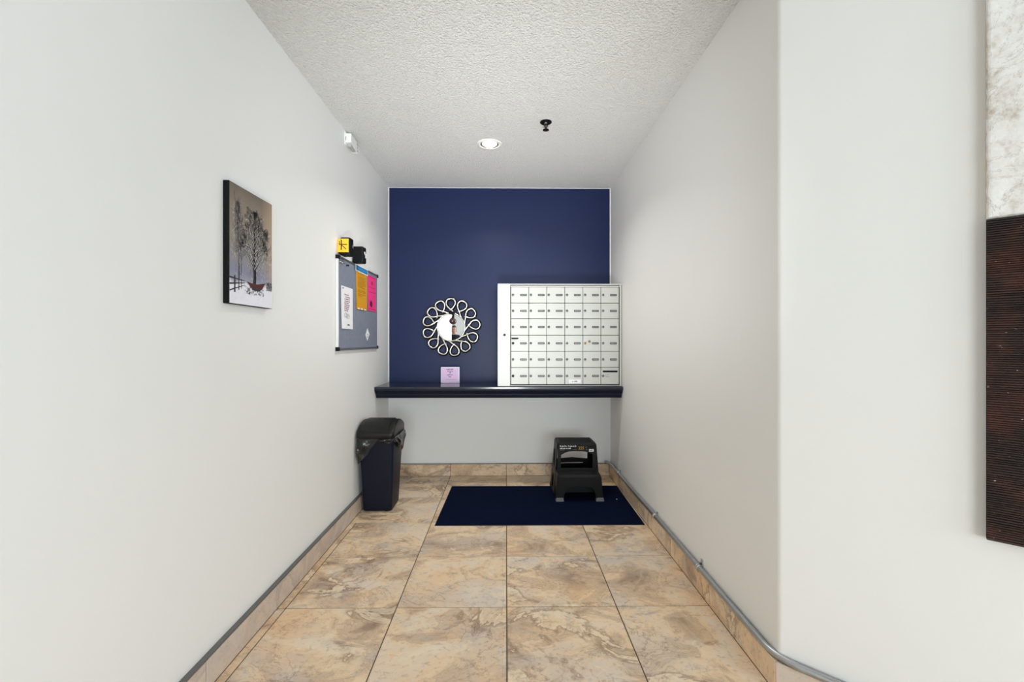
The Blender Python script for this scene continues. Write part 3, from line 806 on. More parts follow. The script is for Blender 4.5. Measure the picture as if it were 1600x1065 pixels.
# ------------------------------------------------------------------ two black wall boxes above the board, one with a sticky note
def wall_box(label, y0, y1, z0, z1, p0, p1, seed):
    t = thing('wall_box', label, 'box', (L, (y0 + y1) / 2, z0))
    g = Geo(); g.box(L + p0, L + p1, y0, y1, z0, z1, 0.010, 3); obj('case', g, M['black_plastic'], t)
    g = Geo(); g.box(L + 0.0005, L + p0 + 0.012, y0 + 0.012, y1 - 0.012, z0 + 0.012, z1 - 0.012, 0.002); obj('mount', g, M['black'], t)
    F = lambda u, v, w: (L + p1 + 0.0003 + w, y0 + u, z0 + v)
    return t, F
t, F = wall_box('black wall box with a yellow sticky note, above the board corner', 2.760, 2.828, 1.647, 1.755, 0.012, 0.074, 1)
g = Geo(); g.tube([F(0.045, 0.052, 0.0005), F(0.04, 0.064, 0.0005), F(0.05, 0.072, 0.0005), F(0.044, 0.058, 0.0005), F(0.052, 0.05, 0.0005)], 0.0032, 6); obj('emblem', g, M['grey_print'], t)
t, F = wall_box('plain black wall box with white mark, right of the sticky note', 3.014, 3.084, 1.646, 1.753, 0.002, 0.074, 2)
g = Geo(); g.tube([F(0.018, 0.068, 0.0005), F(0.026, 0.072, 0.0005), F(0.030, 0.063, 0.0005), F(0.022, 0.06, 0.0005)], 0.0042, 6); g.tube([F(0.044, 0.036, 0.0005), F(0.046, 0.05, 0.0005), F(0.043, 0.06, 0.0005), F(0.052, 0.063, 0.0005)], 0.0036, 6); obj('emblem', g, M['white_print'], t)
st = thing('sticky_note', 'yellow sticky note with a dark marker scrawl on the black box', 'note', (L + 0.03, 2.754, 1.66))
F = lambda u, v, w: (L + 0.0012 + u, 2.7575 - w - 0.0015 + 0.0, 1.664 + v)
g = Geo(); g.box(L + 0.0012, L + 0.066, 2.7555, 2.7565, 1.664, 1.744); p = obj('sheet', g, M['sticky'], st)
def stroke(g, pts, w): g.tube([F(a, b, 0.0012) for a, b in pts], w, 5, flat=(Vector((0, 1, 0)), 0.15))
g = Geo(); stroke(g, [(0.022, 0.074), (0.0225, 0.04), (0.0215, 0.013)], 0.0034); stroke(g, [(0.010, 0.044), (0.022, 0.047), (0.056, 0.045)], 0.0028); stroke(g, [(0.024, 0.042), (0.036, 0.032), (0.049, 0.017)], 0.0024); stroke(g, [(0.009, 0.066), (0.013, 0.056), (0.006, 0.047), (0.014, 0.049)], 0.002)
obj('scrawl', g, M['marker'], p)

# ------------------------------------------------------------------ winter canvas
py0, py1, pz0, pz1, pt = 1.645, 1.945, 1.273, 1.706, 0.022
cv = thing('canvas_picture', 'winter canvas of bare trees, fence and red sleigh on the left wall', 'picture', (L, (py0 + py1) / 2, pz0))
g = Geo(); g.box(L + 0.0006, L + pt, py0, py1, pz0, pz1, 0.0015); obj('canvas', g, M['black'], cv)
def print_mat():
    m = bpy.data.materials.new('winter_print'); m.use_nodes = True; nt = m.node_tree; N = nt.nodes; K = nt.links.new; b = N['Principled BSDF']
    tc = N.new('ShaderNodeTexCoord'); sp_ = N.new('ShaderNodeSeparateXYZ'); K(tc.outputs['Generated'], sp_.inputs[0])
    n = N.new('ShaderNodeTexNoise'); n.inputs['Scale'].default_value = 5; n.inputs['Detail'].default_value = 6; K(tc.outputs['Generated'], n.inputs['Vector'])
    a = N.new('ShaderNodeMath'); a.operation = 'MULTIPLY_ADD'; a.inputs[1].default_value = 0.12; K(n.outputs['Fac'], a.inputs[0])
    s_ = N.new('ShaderNodeMath'); s_.operation = 'SUBTRACT'; s_.inputs[1].default_value = 0.06; K(sp_.outputs['Z'], s_.inputs[0]); K(s_.outputs[0], a.inputs[2])
    r = N.new('ShaderNodeValToRGB'); e = r.color_ramp.elements
    stops = [(0.0, srgb(232, 232, 240)), (0.17, srgb(226, 226, 234)), (0.205, srgb(150, 150, 166)), (0.27, srgb(132, 134, 156)), (0.36, srgb(138, 136, 142)), (0.55, srgb(142, 134, 124)), (0.8, srgb(138, 124, 110)), (1.0, srgb(108, 96, 84))]
    while len(e) < len(stops): e.new(0.5)
    for q, (p_, c_) in zip(e, stops): q.position = p_; q.color = c_
    K(a.outputs[0], r.inputs['Fac'])
    # warm right margin
    w = N.new('ShaderNodeMapRange'); w.inputs[1].default_value = 0.72; w.inputs[2].default_value = 1.0; w.inputs[3].default_value = 0; w.inputs[4].default_value = 0.55
    K(sp_.outputs['Y'], w.inputs[0])
    up = N.new('ShaderNodeMapRange'); up.inputs[1].default_value = 0.2; up.inputs[2].default_value = 0.3; K(sp_.outputs['Z'], up.inputs[0])
    mu = N.new('ShaderNodeMath'); mu.operation = 'MULTIPLY'; K(w.outputs[0], mu.inputs[0]); K(up.outputs[0], mu.inputs[1])
    x = N.new('ShaderNodeMix'); x.data_type = 'RGBA'; x.inputs[7].default_value = srgb(188, 160, 132); K(mu.outputs[0], x.inputs[0]); K(r.outputs['Color'], x.inputs[6])
    n2 = N.new('ShaderNodeTexNoise'); n2.inputs['Scale'].default_value = 90; n2.inputs['Detail'].default_value = 2; K(tc.outputs['Generated'], n2.inputs['Vector'])
    r2 = N.new('ShaderNodeValToRGB'); r2.color_ramp.elements[0].position = 0.68; r2.color_ramp.elements[1].position = 0.76; r2.color_ramp.elements[1].color = (0.4, 0.4, 0.4, 1); K(n2.outputs['Fac'], r2.inputs['Fac'])
    x2 = N.new('ShaderNodeMix'); x2.data_type = 'RGBA'; x2.inputs[7].default_value = srgb(225, 225, 228); K(r2.outputs['Color'], x2.inputs[0]); K(x.outputs[2], x2.inputs[6])
    K(x2.outputs[2], b.inputs['Base Color']); b.inputs['Roughness'].default_value = 0.65
    return m
fx = L + pt
def PF(u, v, w): return (fx + w, py0 + 0.003 + (py1 - py0 - 0.004) * u, pz0 + 0.002 + (pz1 - pz0 - 0.004) * v)
g = Geo(); g.quad(PF(0, 0, 0.0003), PF(1, 0, 0.0003), PF(1, 1, 0.0003), PF(0, 1, 0.0003)); obj('picture_print', g, print_mat(), cv)
rn = random.Random(21)
def twig(g, u, v, a, ln, w, dep, lay, mi, snow=None):
    asp = (pz1 - pz0) / (py1 - py0)
    u2 = u + ln * math.sin(a) * asp; v2 = v + ln * math.cos(a)
    if not (0.01 < u2 < 0.99 and v2 < 0.97): return
    nx, nv = math.cos(a) * w * asp, -math.sin(a) * w
    g.quad(PF(u - nx, v - nv, lay), PF(u + nx, v + nv, lay), PF(u2 + nx * 0.65, v2 + nv * 0.65, lay), PF(u2 - nx * 0.65, v2 - nv * 0.65, lay), mi)
    if snow is not None and abs(a) > 0.3 and dep > 1:
        s_ = -1 if a > 0 else 1
        g.quad(PF(u + s_ * nx, v + s_ * nv, lay + 0.0001), PF(u2 + s_ * nx * 0.6, v2 + s_ * nv * 0.6, lay + 0.0001), PF(u2 + s_ * nx * 1.15, v2 + s_ * nv * 1.15, lay + 0.0001), PF(u + s_ * nx * 1.35, v + s_ * nv * 1.35, lay + 0.0001), snow)
    if dep <= 0: return
    for k in range(2 if dep > 1 else 3):
        twig(g, u2, v2, a + rn.uniform(-0.6, 0.6), ln * rn.uniform(0.62, 0.85), w * 0.66, dep - 1, lay, mi, snow)
g = Geo()
# pale back trees: many fine twigs
for (u0, vtop, n_, sp_w, hv) in ((0.17, 0.86, 620, 0.11, 0.5), (0.57, 0.84, 1500, 0.24, 0.52), (0.84, 0.72, 420, 0.12, 0.36)):
    for k in range(n_):
        v = vtop - abs(rn.gauss(0, 1)) * hv * 0.5; 
        if v < 0.22: continue
        wid = sp_w * (0.5 + 0.6 * math.sin(max(0.0, min(1, (vtop - v) / hv)) * PI * 0.8))
        u = u0 + rn.gauss(0, 0.5) * wid
        twig(g, u, v, rn.uniform(-1.1, 1.1), rn.uniform(0.014, 0.045), rn.uniform(0.0013, 0.0026), 0, 0.0005, rn.choice((0, 0, 1, 2)))
for (u0, vb, vt, w) in ((0.195, 0.21, 0.86, 0.011), (0.245, 0.25, 0.7, 0.006)):
    for k in range(24):
        va, vb2 = vb + (vt - vb) * k / 24, vb + (vt - vb) * (k + 1) / 24; ww = w * (1 - k / 26); uu = u0 - 0.05 * (k / 24) ** 2; ub = u0 - 0.05 * ((k + 1) / 24) ** 2
        g.quad(PF(uu - ww, va, 0.0006), PF(uu + ww, va, 0.0006), PF(ub + ww * 0.96, vb2, 0.0006), PF(ub - ww * 0.96, vb2, 0.0006), 3 if k < 5 else 1)
        if k > 5:
            twig(g, uu, va, rn.choice((-1, 1)) * rn.uniform(0.25, 0.8), 0.05, 0.0022, 2, 0.0006, 1)
obj('painted_back_trees', g, [mat('twig_print_tan', srgb(126, 116, 104), 0.7), mat('twig_print_grey', srgb(96, 94, 98), 0.7), mat('twig_print_pale', srgb(198, 194, 188), 0.7), mat('trunk_print_dark', srgb(38, 35, 38), 0.7)], cv)
g = Geo()
for k in range(26):
    va, vb2 = 0.20 + 0.62 * k / 26, 0.20 + 0.62 * (k + 1) / 26; ww = 0.034 * (1 - k / 28) ** 1.0 + 0.003; u0 = 0.545 + 0.012 * math.sin(k * 0.5)
    ub = 0.545 + 0.012 * math.sin((k + 1) * 0.5); w2 = 0.034 * (1 - (k + 1) / 28) ** 1.0 + 0.003
    g.quad(PF(u0 - ww, va, 0.0009), PF(u0 + ww, va, 0.0009), PF(ub + w2, vb2, 0.0009), PF(ub - w2, vb2, 0.0009), 0)
    if k in (5, 7, 9, 11, 13, 15, 17, 19, 21, 23):
        for sgn in (-1, 1):
            twig(g, u0, va, sgn * rn.uniform(0.5, 0.95), 0.115 * (1 - k / 42), 0.0085 * (1 - k / 34), 4, 0.0009, 0, 1)
obj('painted_tree', g, [mat('tree_print', srgb(30, 27, 26), 0.7), mat('snow_print', srgb(228, 228, 228), 0.7)], cv)
g = Geo()
for (u0, w, va, vb2) in ((0.105, 0.014, 0.095, 0.235), (0.19, 0.009, 0.12, 0.22), (0.25, 0.006, 0.135, 0.215)):
    g.quad(PF(u0 - w, va, 0.0009), PF(u0 + w, va, 0.0009), PF(u0 + w, vb2, 0.0009), PF(u0 - w, vb2, 0.0009))
for (a, b, w) in (((0.0, 0.215), (0.33, 0.205), 0.007), ((0.0, 0.160), (0.33, 0.190), 0.007), ((0.0, 0.105), (0.33, 0.172), 0.006)):
    g.quad(PF(a[0], a[1] - w, 0.0010), PF(b[0], b[1] - w * 0.4, 0.0010), PF(b[0], b[1] + w * 0.4, 0.0010), PF(a[0], a[1] + w, 0.0010))
obj('painted_fence', g, mat('fence_print', srgb(50, 42, 40), 0.7), cv)
g = Geo()
g.add([PF(u, v, 0.0011) for u, v in ((0.36, 0.205), (0.5, 0.2), (0.62, 0.2), (0.82, 0.225), (0.74, 0.165), (0.66, 0.14), (0.50, 0.145), (0.44, 0.17))], [(0, 7, 6, 5, 4, 3, 2, 1)], 0)
g.add([PF(u, v, 0.0012) for u, v in ((0.47, 0.165), (0.66, 0.17), (0.70, 0.15), (0.64, 0.135), (0.5, 0.14))], [(0, 4, 3, 2, 1)], 1)
PM = [mat('sleigh_print', srgb(84, 30, 33), 0.7), mat('dark_print', srgb(52, 44, 42), 0.7), mat('snow_print_bright', srgb(232, 230, 232), 0.7), mat('bush_print', srgb(92, 92, 84), 0.7), mat('bush_print_pale', srgb(170, 168, 160), 0.7), mat('snow_mark_print', srgb(196, 198, 208), 0.7)]
obj('painted_sleigh', g, PM, cv)
g = Geo()
for k in range(150):
    u, v = rn.uniform(0.31, 0.78), rn.uniform(0.095, 0.16); s_ = rn.uniform(0.006, 0.018)
    g.quad(PF(u, v, 0.0010), PF(u + s_, v, 0.0010), PF(u + s_ * 1.2, v + s_ * 0.6, 0.0010), PF(u, v + s_ * 0.7, 0.0010), rn.choice((1, 2, 2, 3)))
q = obj('painted_wheels', g, PM, cv); q['kind'] = 'stuff'
g = Geo()
for k in range(160):
    u, v = rn.uniform(0.84, 0.985), rn.uniform(0.16, 0.235) ; s_ = rn.uniform(0.006, 0.016)
    g.quad(PF(u, v, 0.0010), PF(u + s_, v, 0.0010), PF(u + s_, v + s_ * 0.6, 0.0010), PF(u, v + s_ * 0.6, 0.0010), rn.choice((3, 3, 1, 4)))
q = obj('painted_bush', g, PM, cv); q['kind'] = 'stuff'
g = Geo()
for k in range(22):
    u, v = rn.uniform(0.1, 0.95), rn.uniform(0.01, 0.1); s_ = rn.uniform(0.01, 0.03)
    g.quad(PF(u, v, 0.0010), PF(u + s_, v, 0.0010), PF(u + s_, v + 0.002, 0.0010), PF(u, v + 0.002, 0.0010), 5)
q = obj('painted_snow_tracks', g, PM, cv); q['kind'] = 'stuff'

# ------------------------------------------------------------------ tall art panel on the angled wall
a0, a1 = 0.474, 1.02      # along the wall
art = thing('art_panel', 'tall textured art panel, whitewashed above and ribbed dark brown below', 'artwork', ang((a0 + a1) / 2, 0, 0.64))
def plaster_mat():
    m = mat('whitewashed_plaster', srgb(232, 230, 226), 0.7)
    nt = m.node_tree; N = nt.nodes; K = nt.links.new; b = N['Principled BSDF']; tc = N.new('ShaderNodeTexCoord')
    n = N.new('ShaderNodeTexNoise'); n.inputs['Scale'].default_value = 16; n.inputs['Detail'].default_value = 10; n.inputs['Roughness'].default_value = 0.75; K(tc.outputs['Object'], n.inputs['Vector'])
    r = N.new('ShaderNodeValToRGB'); e = r.color_ramp.elements
    st_ = [(0.25, srgb(150, 116, 92)), (0.36, srgb(212, 204, 192)), (0.46, srgb(238, 236, 231)), (0.62, srgb(250, 249, 247))]
    while len(e) < 4: e.new(0.5)
    for q, (p_, c_) in zip(e, st_): q.position = p_; q.color = c_
    K(n.outputs['Fac'], r.inputs['Fac'])
    v = N.new('ShaderNodeTexNoise'); v.inputs['Scale'].default_value = 7; v.inputs['Detail'].default_value = 8; v.inputs['Roughness'].default_value = 0.7; v.inputs['Distortion'].default_value = 1.4; K(tc.outputs['Object'], v.inputs['Vector'])
    c = N.new('ShaderNodeValToRGB'); ce = c.color_ramp.elements; ce.new(0.5)
    for q, (p_, k_) in zip(ce, ((0.492, 0.0), (0.5, 0.7), (0.508, 0.0))): q.position = p_; q.color = (k_, k_, k_, 1)
    K(v.outputs['Fac'], c.inputs['Fac'])
    x = N.new('ShaderNodeMix'); x.data_type = 'RGBA'; x.inputs[7].default_value = srgb(166, 156, 146); K(c.outputs['Color'], x.inputs[0]); K(r.outputs['Color'], x.inputs[6]); K(x.outputs[2], b.inputs['Base Color'])
    bp = N.new('ShaderNodeBump'); bp.inputs['Strength'].default_value = 0.7; bp.inputs['Distance'].default_value = 0.01; K(n.outputs['Fac'], bp.inputs['Height']); K(bp.outputs['Normal'], b.inputs['Normal'])
    return m
def rib_mat():
    m = mat('dark_ribbed_wood', srgb(52, 30, 24), 0.42)
    nt = m.node_tree; N = nt.nodes; K = nt.links.new; b = N['Principled BSDF']; tc = N.new('ShaderNodeTexCoord')
    n = N.new('ShaderNodeTexNoise'); n.inputs['Scale'].default_value = 9; n.inputs['Detail'].default_value = 6; n.inputs['Roughness'].default_value = 0.65; K(tc.outputs['Object'], n.inputs['Vector'])
    r = N.new('ShaderNodeValToRGB'); e = r.color_ramp.elements
    st_ = [(0.3, srgb(26, 17, 17)), (0.48, srgb(44, 26, 22)), (0.62, srgb(70, 38, 28)), (0.75, srgb(92, 50, 36))]
    while len(e) < 4: e.new(0.5)
    for q, (p_, c_) in zip(e, st_): q.position = p_; q.color = c_
    K(n.outputs['Fac'], r.inputs['Fac'])
    n2 = N.new('ShaderNodeTexNoise'); n2.inputs['Scale'].default_value = 120; n2.inputs['Detail'].default_value = 1; K(tc.outputs['Object'], n2.inputs['Vector'])
    r2 = N.new('ShaderNodeValToRGB'); r2.color_ramp.elements[0].position = 0.76; r2.color_ramp.elements[1].position = 0.80; K(n2.outputs['Fac'], r2.inputs['Fac'])
    x = N.new('ShaderNodeMix'); x.data_type = 'RGBA'; x.inputs[7].default_value = srgb(190, 180, 172); K(r2.outputs['Color'], x.inputs[0]); K(r.outputs['Color'], x.inputs[6]); K(x.outputs[2], b.inputs['Base Color'])
    return m
AZ = 1.446; AT = 0.030
g = Geo(); rn = random.Random(4)
# plaster slab with a slightly uneven, chamfered edge
def slab_ring(o_, ins, jit):
    pts = []
    for (ta, za, tb, zb, n_) in ((a0, AZ, a1, AZ, 20), (a1, AZ, a1, 2.16, 24), (a1, 2.16, a0, 2.16, 20), (a0, 2.16, a0, AZ, 40)):
        for k in range(n_):
            q = k / n_; pts.append((ta + (tb - ta) * q, za + (zb - za) * q))
    out = []
    for (t_, z_) in pts:
        t2 = min(max(t_, a0 + ins), a1 - ins) + rn.uniform(-jit, jit); z2 = min(max(z_, AZ + 0.0005 + ins), 2.16 - ins) + rn.uniform(-jit, jit) * 0.6
        out.append(ang(t2, o_, z2))
    return out
g.loft([slab_ring(0.0006, 0, 0), slab_ring(AT - 0.006, 0.0, 0.0008), slab_ring(AT - 0.001, 0.0035, 0.0012), slab_ring(AT, 0.008, 0.0010)], smooth=False)
for i in range(len(g.f)):
    pass
pl = obj('plaster_panel', g, [plaster_mat()], art)
g = Geo(); g = ang_box(a0 - 0.0006, a0 + 0.002, 0.002, AT - 0.007, AZ, 2.16, 0.0005, g); obj('raw_edge', g, mat('raw_edge_board', srgb(196, 178, 158), 0.8, var=(40, 0.15)), art)
# ribbed lower panel: backing with proud horizontal ribs
g = ang_box(a0, a1, 0.0006, AT - 0.004, 0.64, AZ - 0.001, 0.002); obj('wood_panel', g, M['black'], art)
g = Geo(); z = 0.642; rm = rib_mat()
while z < AZ - 0.005:
    hgt = rn.uniform(0.0042, 0.0056); o1 = AT + rn.uniform(-0.0008, 0.0006)
    z2 = min(z + hgt, AZ - 0.0012)
    pr = [(AT - 0.005, z), (o1 - 0.0012, z + 0.0003), (o1, z + hgt * 0.3), (o1, z + hgt * 0.6), (o1 - 0.0012, z2 - 0.0003), (AT - 0.005, z2)]
    rings = []
    for k in range(9):
        t_ = a0 + 0.001 + (a1 - a0 - 0.002) * k / 8
        rings.append([ang(t_, o_, zz + 0.0004 * math.sin(k * 1.3 + z * 90)) for (o_, zz) in pr])
    g.loft(rings, smooth=False); z += hgt + 0.0007
rb_ = obj('ribs', g, rm, art); rb_['kind'] = 'stuff'

# ------------------------------------------------------------------ floor mat
g = Geo()
def mat_ring(z, ins): return [(-0.440 + ins, 2.872 + ins, z), (0.862 - ins, 2.866 + ins, z), (0.872 - ins, 3.640 - ins, z), (-0.424 + ins, 3.650 - ins, z)]
fm = thing('floor_mat', 'rectangular navy carpet mat on the tiles before the mailboxes', 'mat', (0.2, 3.25, 0))
g.loft([mat_ring(0.0004, 0), mat_ring(0.0025, 0)], smooth=False); obj('rubber_backing', g, M['mat_edge'], fm)
g = Geo()
nx_, ny_ = 70, 44; vs = []; fs = []; rn = random.Random(9)
for j in range(ny_ + 1):
    for i in range(nx_ + 1):
        a, b = i / nx_, j / ny_
        x = (-0.437 * (1 - b) - 0.421 * b) * (1 - a) + (0.859 * (1 - b) + 0.869 * b) * a
        yy = 2.875 + (3.645 - 2.875) * b
        vs.append((x, yy, 0.0026 if (i in (0, nx_) or j in (0, ny_)) else 0.0075 + rn.uniform(-0.0008, 0.0008)))
for j in range(ny_):
    for i in range(nx_):
        k = j * (nx_ + 1) + i; fs.append((k, k + 1, k + 2 + nx_, k + 1 + nx_))
g.add(vs, fs, 0, True); obj('carpet', g, M['mat'], fm)
# crumbs of litter the photo shows on the mat
g = Geo(); g.sphere((0.792, 3.31, 0.0105), (0.004, 0.003, 0.0022), 8, 6); tag(obj('litter_scrap', g, M['paper'], None, (0.792, 3.31, 0.0085)), 'tiny white scrap lying on the mat right of the step stool', 'scrap')

# ------------------------------------------------------------------ bin
bn = thing('trash_bin', 'black swing-top trash bin with loose liner against the left wall', 'bin', (-0.86, 3.22, 0))
def bring(f, z, ins=0.0):
    # f 0 at foot, 1 at top
    x0 = -0.957 * (1 - f) - 0.972 * f + ins; x1 = -0.765 * (1 - f) - 0.742 * f - ins
    y0 = 3.117 * (1 - f) + 3.072 * f + ins; y1 = 3.340 * (1 - f) + 3.372 * f - ins
    return [(p[0], p[1], z) for p in rrect(x0, x1, y0, y1, 0.022 - ins * 0.2, 6)]
g = Geo(); g.loft([bring(0, 0.001, 0.012), bring(0, 0.004, 0.004), bring(0.01, 0.010, 0.0)] + [bring(k / 8, 0.010 + 0.49 * k / 8) for k in range(1, 9)], cap1=False)
g.loft([bring(1, 0.5), bring(1, 0.5, 0.006), bring(0.6, 0.3, 0.006)], cap0=False)
obj('bin_body', g, M['bin_plastic'], bn)
# lid: straight lip, arched top running front to back
lx0, lx1, ly0, ly1 = -0.982, -0.735, 3.048, 3.392; lyc = (ly0 + ly1) / 2; lxc = (lx0 + lx1) / 2
def arch(yy): 
    t_ = max(-1, min(1, (yy - lyc) / ((ly1 - ly0) / 2))); return 0.537 + 0.064 * (1 - abs(t_) ** 2.2)
def lring(ins, fz):
    return [(p[0], p[1], fz(p[1])) for p in rrect(lx0 + ins, lx1 - ins, ly0 + ins, ly1 - ins, max(0.004, 0.026 - ins * 0.3), 8)]
def subdiv(ring):
    out = []
    for a, b in zip(ring, ring[1:] + ring[:1]):
        n_ = max(1, int((Vector(b) - Vector(a)).length / 0.02))
        for k in range(n_): out.append(tuple(Vector(a).lerp(Vector(b), k / n_)))
    return out
def lring2(ins, dz):
    base = subdiv([(p[0], p[1], 0) for p in rrect(lx0, lx1, ly0, ly1, 0.026, 8)])
    sx = 1 - ins / ((lx1 - lx0) / 2); sy_ = 1 - ins / ((ly1 - ly0) / 2)
    res = []
    for p in base:
        x_ = lxc + (p[0] - lxc) * sx; y_ = lyc + (p[1] - lyc) * sy_
        res.append((x_, y_, dz if dz > 0.3 else arch(y_) + dz))
    return res
g = Geo(); g.loft([lring2(0.006, 0.498), lring2(0.0, 0.502), lring2(0.0, -0.010), lring2(0.0015, -0.005), lring2(0.006, -0.001), lring2(0.012, 0.0), lring2(0.03, 0.0), lring2(0.055, 0.0), lring2(0.08, 0.0), lring2(0.105, 0.0), lring2(0.1205, 0.0)], cap0=True)
lid = obj('lid', g, M['lid_plastic'], bn)
# swing flap let into the lid
fxa, fxb = lx0 + 0.032, lx1 - 0.040; vs = []; rings = []
for k in range(17):
    yy = ly0 + 0.012 + (ly1 - ly0 - 0.075) * k / 16
    zt = arch(yy) + 0.0065
    rings.append([(fxa + 0.0, yy, zt - 0.010), (fxa, yy, zt - 0.002), (fxa + 0.002, yy, zt), (fxb - 0.002, yy, zt), (fxb, yy, zt - 0.002), (fxb, yy, zt - 0.010)])
g = Geo(); g.loft(rings, smooth=False); fl = obj('flap', g, M['lid_plastic'], lid)
g = Geo(); g.sphere((lxc - 0.012, ly0 + 0.022, arch(ly0 + 0.022) + 0.004), (0.003, 0.003, 0.0015), 8, 6); obj('flap_dimple', g, M['grey_print'], fl)
# liner hanging out under the lid
g = Geo(); per = subdiv([(p[0], p[1], 0) for p in rrect(-0.974, -0.740, 3.070, 3.374, 0.024, 8)]); rn = random.Random(12)
npz = len(per); drops = []
def bump_(x_, c_, w_): return math.exp(-((x_ - c_) / w_) ** 2)
for p in per:
    x_, y_ = p[0], p[1]
    front = bump_(y_, 3.07, 0.03); right = bump_(x_, -0.740, 0.02); left = bump_(x_, -0.974, 0.02)
    dr = 0.022
    dr += front * (0.165 * max(0, 1 - (x_ + 0.974) / 0.125) ** 0.8 + 0.030 * bump_(x_, -0.79, 0.028))
    dr = max(dr, left * 0.16 * bump_(y_, 3.09, 0.14))
    dr = max(dr, right * (0.03 + 0.10 * bump_(y_, 3.25, 0.09)))
    drops.append(dr)
rows = []
RW = 12
for j in range(RW + 1):
    q = j / RW; row = []
    for i, p in enumerate(per):
        a = Vector((p[0] - lxc, p[1] - lyc, 0)); n_ = Vector((a.x / 0.117, a.y / 0.152, 0)).normalized()
        d = drops[i]; w_ = 0.006 + min(0.012, d * 0.14) * math.sin(PI * min(1, q * 1.05)) + (0.0075 * math.sin(i * 0.85 + q * 4) + 0.005 * math.sin(i * 1.7 - q * 8 + 1.3)) * min(1, q * 2.2) * min(1, d / 0.05) + 0.004 * math.sin(i * 2.3 - q * 9) * q + 0.004
        if p[0] < -0.96: w_ = max(0.002, min(w_, 0.012))
        w_ = max(w_, 0.002)
        zz = 0.506 - d * q - 0.004 * math.sin(i * 1.7 + j * 0.8) * q * min(1, d / 0.04)
        row.append((max(p[0] + n_.x * w_, -0.990), p[1] + n_.y * w_, zz))
    rows.append(row)
g.loft(rows, cap0=False, cap1=False)
lo = obj('bin_liner', g, M['bag'], bn)
sd = lo.modifiers.new('thickness', 'SOLIDIFY'); sd.thickness = 0.0012
ss = lo.modifiers.new('smooth', 'SUBSURF'); ss.levels = 1; ss.render_levels = 1

# ------------------------------------------------------------------ step stool
ZM = 0.0085
sl = thing('step_stool', 'black plastic two-step stool standing on the mat by the right wall', 'stool', (0.52, 3.45, ZM))
def lerp(a, b, t): return a + (b - a) * t
def arch_hole(x0, x1, z0, z1, rise, n=8):      # flat bottom, arched top with rounded shoulders
    pts = [(x0, z0), (x1, z0)]
    for k in range(n + 1):
        w = k / n; xx = lerp(x1, x0, w); s_ = 2 * w - 1
        pts.append((xx, z1 - rise * abs(s_) ** 3.2))
    return pts
# front riser of the upper step
def riser(u, v, w): return (u, lerp(3.402, 3.376, (v - 0.01) / 0.39) + w, v)
g = panel([(0.366, 0.03), (0.682, 0.03), (0.6535, 0.388), (0.379, 0.388)], [arch_hole(0.402, 0.632, 0.212, 0.338, 0.028)], 0.007, riser, 0.002)
fr = obj('front_riser', g, M['stool'], sl)
# side panels
def side(sgn):
    def fn(u, v, w):
        f = (v - 0.01) / 0.39
        return ((lerp(0.352, 0.377, f) if sgn < 0 else lerp(0.690, 0.655, f)) + w, u, v)
    hole = [(3.455, 0.20), (3.535, 0.20), (3.54, 0.29), (3.525, 0.325), (3.475, 0.325), (3.46, 0.30)]
    hole2 = [(3.46, 0.03), (3.575, 0.03), (3.55, 0.12), (3.53, 0.145), (3.49, 0.145), (3.47, 0.12)]
    return panel([(3.402, 0.03), (3.455, 0.03)] + hole2[5:1:-1] + [(3.585, 0.03), (3.665, 0.03), (3.566, 0.388), (3.378, 0.388)] if False else [(3.402, 0.02), (3.662, 0.02), (3.566, 0.388), (3.378, 0.388)], [hole, hole2], 0.007, fn, 0.002)
for sgn in (-1, 1): obj('side_panel', side(sgn), M['stool'], sl)
# back panel with hand hole and slot
def backp(u, v, w): return (u, lerp(3.66, 3.566, (v - 0.01) / 0.39) + w, v)
g = panel([(0.352, 0.02), (0.690, 0.02), (0.655, 0.388), (0.377, 0.388)], [[(0.395, 0.228), (0.51, 0.238), (0.632, 0.228), (0.632, 0.31), (0.60, 0.325), (0.43, 0.325), (0.395, 0.31)], [(0.41, 0.186), (0.60, 0.190), (0.60, 0.198), (0.41, 0.194)]], 0.007, backp, 0.002)
obj('back_panel', g, M['stool'], sl)
# top step with rim and tread texture
g = Geo(); top = lambda z, i_: [(0.377 + i_, 3.374 + i_, z), (0.6555 - i_, 3.374 + i_, z), (0.6475 - i_, 3.569 - i_, z), (0.374 + i_, 3.569 - i_, z)]
def rq(q, r=0.012, n=4):
    out = []; m_ = len(q)
    for k in range(m_):
        p0, p1, p2 = Vector(q[k - 1]), Vector(q[k]), Vector(q[(k + 1) % m_])
        a = p1 + (p0 - p1).normalized() * r; b = p1 + (p2 - p1).normalized() * r
        for i in range(n + 1):
            t_ = i / n; out.append(tuple((1 - t_) ** 2 * a + 2 * t_ * (1 - t_) * p1 + t_ * t_ * b))
    return out
g.loft([rq(top(0.376, 0.0)), rq(top(0.394, 0.0)), rq(top(0.400, 0.004)), rq(top(0.4005, 0.010)), rq(top(0.398, 0.012))], smooth=False)
ts = obj('top_step', g, M['stool'], sl)
g = Geo()
for k in range(9):
    yy = 3.395 + k * 0.019; g.box(0.398, 0.632, yy, yy + 0.006, 0.398, 0.3997)
obj('tread_ridges', g, M['stool'], ts)
